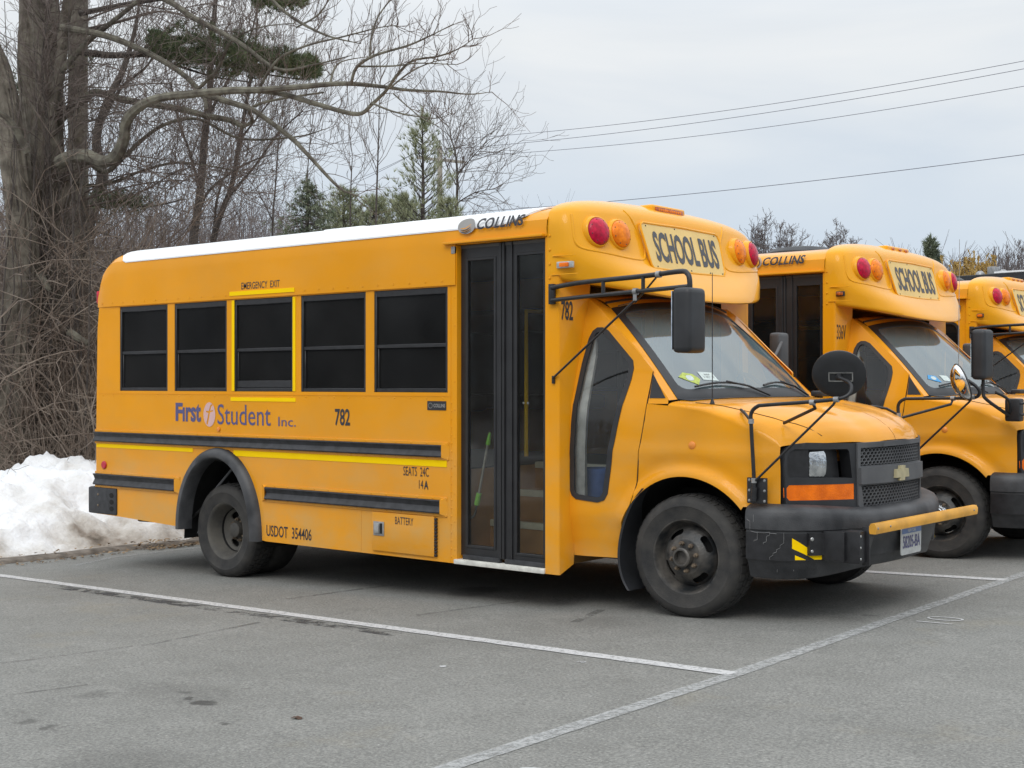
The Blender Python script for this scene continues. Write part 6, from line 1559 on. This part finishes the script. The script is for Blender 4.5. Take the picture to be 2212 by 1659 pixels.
# --- single crowns on the skyline at the right
def round_tree(label, px, top, wpx, Z, bark='far', n=60, lev=2, rr=.024, grp='trees on the skyline at the right', up=.12, twr=.0085, tall=1.0):
    h = (830 - top) / 2900 * Z + 1.6; base = at(px, 830, Z); base.z = -.2; t = thing('bare_tree', label, 'tree', base, 0, grp); wd = wpx / 2900 * Z / 2
    mb = MB(); mb.tube([base, base + Vector((.1, 0, h * .3)), base + Vector((0, .1, h * .62)), base + Vector((0, 0, h * .85))], [.16, .13, .08, .02], 7); under(mb.build('trunk', BK['far'], None), t); tw = TW()
    ch = h * .38 * tall; cz = h - ch
    for q in range(n):
        d = rv(1).normalized(); d.z = abs(d.z) if q % 3 else d.z; k = rnd.uniform(.80, .97); tip = base + Vector((d.x * wd * k, d.y * wd * k, cz + d.z * ch * k)); z0 = max(h * .18, min(h * .75, (tip.z - base.z) * rnd.uniform(.35, .6)))
        p0 = base + Vector((0, 0, z0)); mid = p0.lerp(tip, .55) + Vector((0, 0, -.06 * h)) + rv(.15); pts = smooth_path([p0, mid, tip], 3); tw.tube(pts, rr, twr, 3)
        for _ in range(9):
            i_ = rnd.randint(2, len(pts) - 1); p = pts[i_]; dd = ((p - (base + Vector((0, 0, h * .3)))).normalized() + rv(.45) + Vector((0, 0, up * .5))).normalized(); twigs(tw, p, dd, wd * rnd.uniform(.14, .28), twr * 1.2, lev, up, 1.0, 3, .16, (2, 4), twr)
    under(tw.build('branches', BK[bark], None), t); return t
round_tree('broad bare tree rising above the middle bus roof', 1660, 478, 190, 62, n=150)
round_tree('smaller bare tree right of the broad one above the middle bus roof vent', 1805, 491, 125, 62, n=100)
round_tree('bare tree low between the far pine and the middle bus sign', 1945, 533, 80, 75, n=30)
round_tree('tall bare tree at the right edge of the photo', 2200, 512, 100, 72, n=110, up=1.1, tall=1.2)
round_tree('tall narrow bare tree left of the one at the right edge', 2150, 527, 75, 76, n=80, up=1.2, tall=1.2)
conifer('pine_tree', 'dark round-topped pine on the skyline above the farthest bus', 2010, 513, 700, 58, 62, 1000, 'cedar', .26, .022, 0, .1, 'trees on the skyline at the right', 8, 1.0, full=.4)
for i, (px, top, w2, lb) in enumerate(((2052, 540, 80, 'yellowish willow scrub beside the skyline pine'), (2098, 536, 70, 'yellowish willow scrub in the middle of the three'), (2138, 548, 70, 'yellowish willow scrub nearest the right edge'))):
    round_tree(lb, px, top, w2, 60, 'farw', 170, 2, .03, 'willow scrub on the skyline', .6, .019, 1.35)

# ================================================================== UTILITY POLE, WIRES, BUILDING
pz = 56; base = at(952, 830, pz); base.z = -.3; topz = at(950, 316, pz).z
up_ = thing('utility_pole', 'weathered wooden utility pole with a single crossarm above the young pines', 'utility pole', base)
wood_ = mat('grey_weathered_wood', (.27, .24, .20), .9, col2=(.42, .39, .33), vscale=6, bump=.4, bscale=30)
mb = MB().tube([base, at(950, 316, pz)], [.15, .105], 12); under(mb.build('pole', wood_, None), up_)
a0, a1 = at(902, 341, pz - .8), at(1003, 351, pz + .8); mb = MB(); d = (a1 - a0).normalized(); nrm = Vector((0, 0, .055)); sd = d.cross(Vector((0, 0, 1))).normalized() * .045
mb.add([a0 + nrm - sd, a0 + nrm + sd, a0 - nrm + sd, a0 - nrm - sd, a1 + nrm - sd, a1 + nrm + sd, a1 - nrm + sd, a1 - nrm - sd], [(0, 1, 2, 3), (4, 5, 6, 7), (0, 1, 5, 4), (1, 2, 6, 5), (2, 3, 7, 6), (3, 0, 4, 7)]); under(mb.build('crossarm', wood_, None), up_)
tips = [at(950, 304, pz), at(905, 330, pz - .8), at(1000, 340, pz + .8)]
for p in tips: mb = MB().tube([p - Vector((0, 0, .2)), p - Vector((0, 0, .08)), p - Vector((0, 0, .07)), p], [.015, .02, .05, .035], 8); under(mb.build('insulator', BK['dark'], None), up_)
wm = mat('cable', (.10, .10, .13), .6)
WL = ['topmost power line, running from the pole top to the right edge', 'second power line from the top, just below the topmost one', 'third power line down, ending on the right arm of the pole', 'lowest power line, just above the nearest bus roof']
for i, (p0, p1, Z0, Z1) in enumerate((((950, 303), (2260, 123), 56, 40), ((905, 327), (2260, 140), 55, 40), ((1000, 338), (2260, 178), 57, 41), ((952, 462), (2260, 328), 56, 40))):
    A, B = at(*p0, Z0), at(*p1, Z1); pts = []
    for k in range(61): t = k / 24; p = A.lerp(B, t); p.z -= .35 * 4 * t * (1 - t) * (1 if i < 3 else .6) if t < 1 else -.55 * (t - 1) * (1 if i < 3 else .6) * 2; pts.append(p)
    A2 = at(p0[0] - 420, p0[1] + 150 + i * 4, 75)
    ext = [A.lerp(A2, k / 10) - Vector((0, 0, .5 * 4 * k / 10 * (1 - k / 10))) for k in range(10, 0, -1)] if i < 3 else []
    tag(MB().tube(ext + pts, .0095 if i < 3 else .011, 5).build('power_line', wm, None), WL[i], 'power line', 'power lines')
# low building behind the farthest bus
B0 = at(2058, 595, 34); B1 = B0 + RGT * 1.27 - FWD * 1.4; d = (B1 - B0).normalized(); bk = Vector((-d.y, d.x, 0)); bk = bk if bk.dot(FWD) > 0 else -bk
bl = thing('building', 'low flat-roofed tan building with a dark roof edge behind the farthest bus', 'building', Vector((B0.x, B0.y, 0))); mx = Matrix(((d.x, bk.x, 0, B0.x), (d.y, bk.y, 0, B0.y), (0, 0, 1, 0), (0, 0, 0, 1)))
H = B0.z
wl_ = mat('tan_block_wall', (.19, .135, .085), .9, col2=(.26, .19, .12), vscale=5, bump=.3, bscale=40)
q = MB().box((0.0, 0, -.2), (15, 9, H - .30), mx=mx); under(q.build('wall', wl_, None, False), bl)
q = MB().box((-.15, -.15, H - .30), (15.15, 9.15, H - .04), .02, mx=mx); under(q.build('fascia', M['plastd'], None, False), bl)
q = MB().box((1.2, -.16, H - .04), (15.16, 9.16, H + .005), .01, mx=mx); under(q.build('roof_edge', M['white'], None, False), bl)
for k, (x_, kind) in enumerate(((.42, 0), (.76, 1), (1.04, 0))):
    q = MB()
    if kind: q.box((x_ - .10, .5, H - .04), (x_ + .10, .8, H + .20), .02, mx=mx)
    else: q.add(*_lm([(.12, 0), (.12, .05), (.10, .11), (.05, .15), (0, .16)], 18), mx @ Matrix.Translation((x_, .6, H - .04)) @ Matrix.Rotation(R(90), 4, 'X'))
    under(q.build('roof_vent', M['galv'], None), bl)
for x_ in (3.5, 7, 10.5):
    q = MB().box((x_, -.03, 1.1), (x_ + 1.4, .02, 2.2), .01, mx=mx); w_ = under(q.build('window', M['black'], None, False), bl)

# ================================================================== THINGS INSIDE THE NEAREST BUS
t = thing('squeegee', 'green-handled squeegee leaning in the stepwell behind the folding door', 'squeegee', (-1.585, -.85, .665))
pA, pB = Vector((.10, -.25, .46)), Vector((-.02, -.22, .02))
MB().tube([pA * .0 + Vector((.012, -.27, -.02)), Vector((.10, -.27, .36))], .009, 8).build('handle', M['steel'], t)
MB().tube([Vector((.10, -.27, .35)), Vector((.118, -.27, .43))], [.017, .008], 8).build('grip', M['green'], t)
MB().tube([Vector((.0, -.27, -.06)), Vector((.022, -.27, .02))], .019, 10).build('collar', M['green'], t)
MB().tube(smooth_path([(.0, -.27, -.06), (-.02, -.27, -.13), (-.07, -.27, -.16), (-.13, -.27, -.155)], 4), .008, 8).box((-.16, -.30, -.175), (-.10, -.24, -.145), .004).build('head', M['plast'], t)
t = thing('bucket', 'blue lidded plastic bucket on the cab floor behind the side glass', 'bucket', (-.775, -.84, .605))
q = MB(); q.lathe([(0, 0), (.092, 0), (.100, .02), (.108, .25), (.0, .25)], 28, Matrix.Rotation(R(90), 4, 'X')); q.build('pail', M['bucket'], t)
q = MB(); q.lathe([(.117, .235), (.118, .262), (.112, .27), (.0, .272)], 28, Matrix.Rotation(R(90), 4, 'X')); q.build('lid', M['bucket'], t)
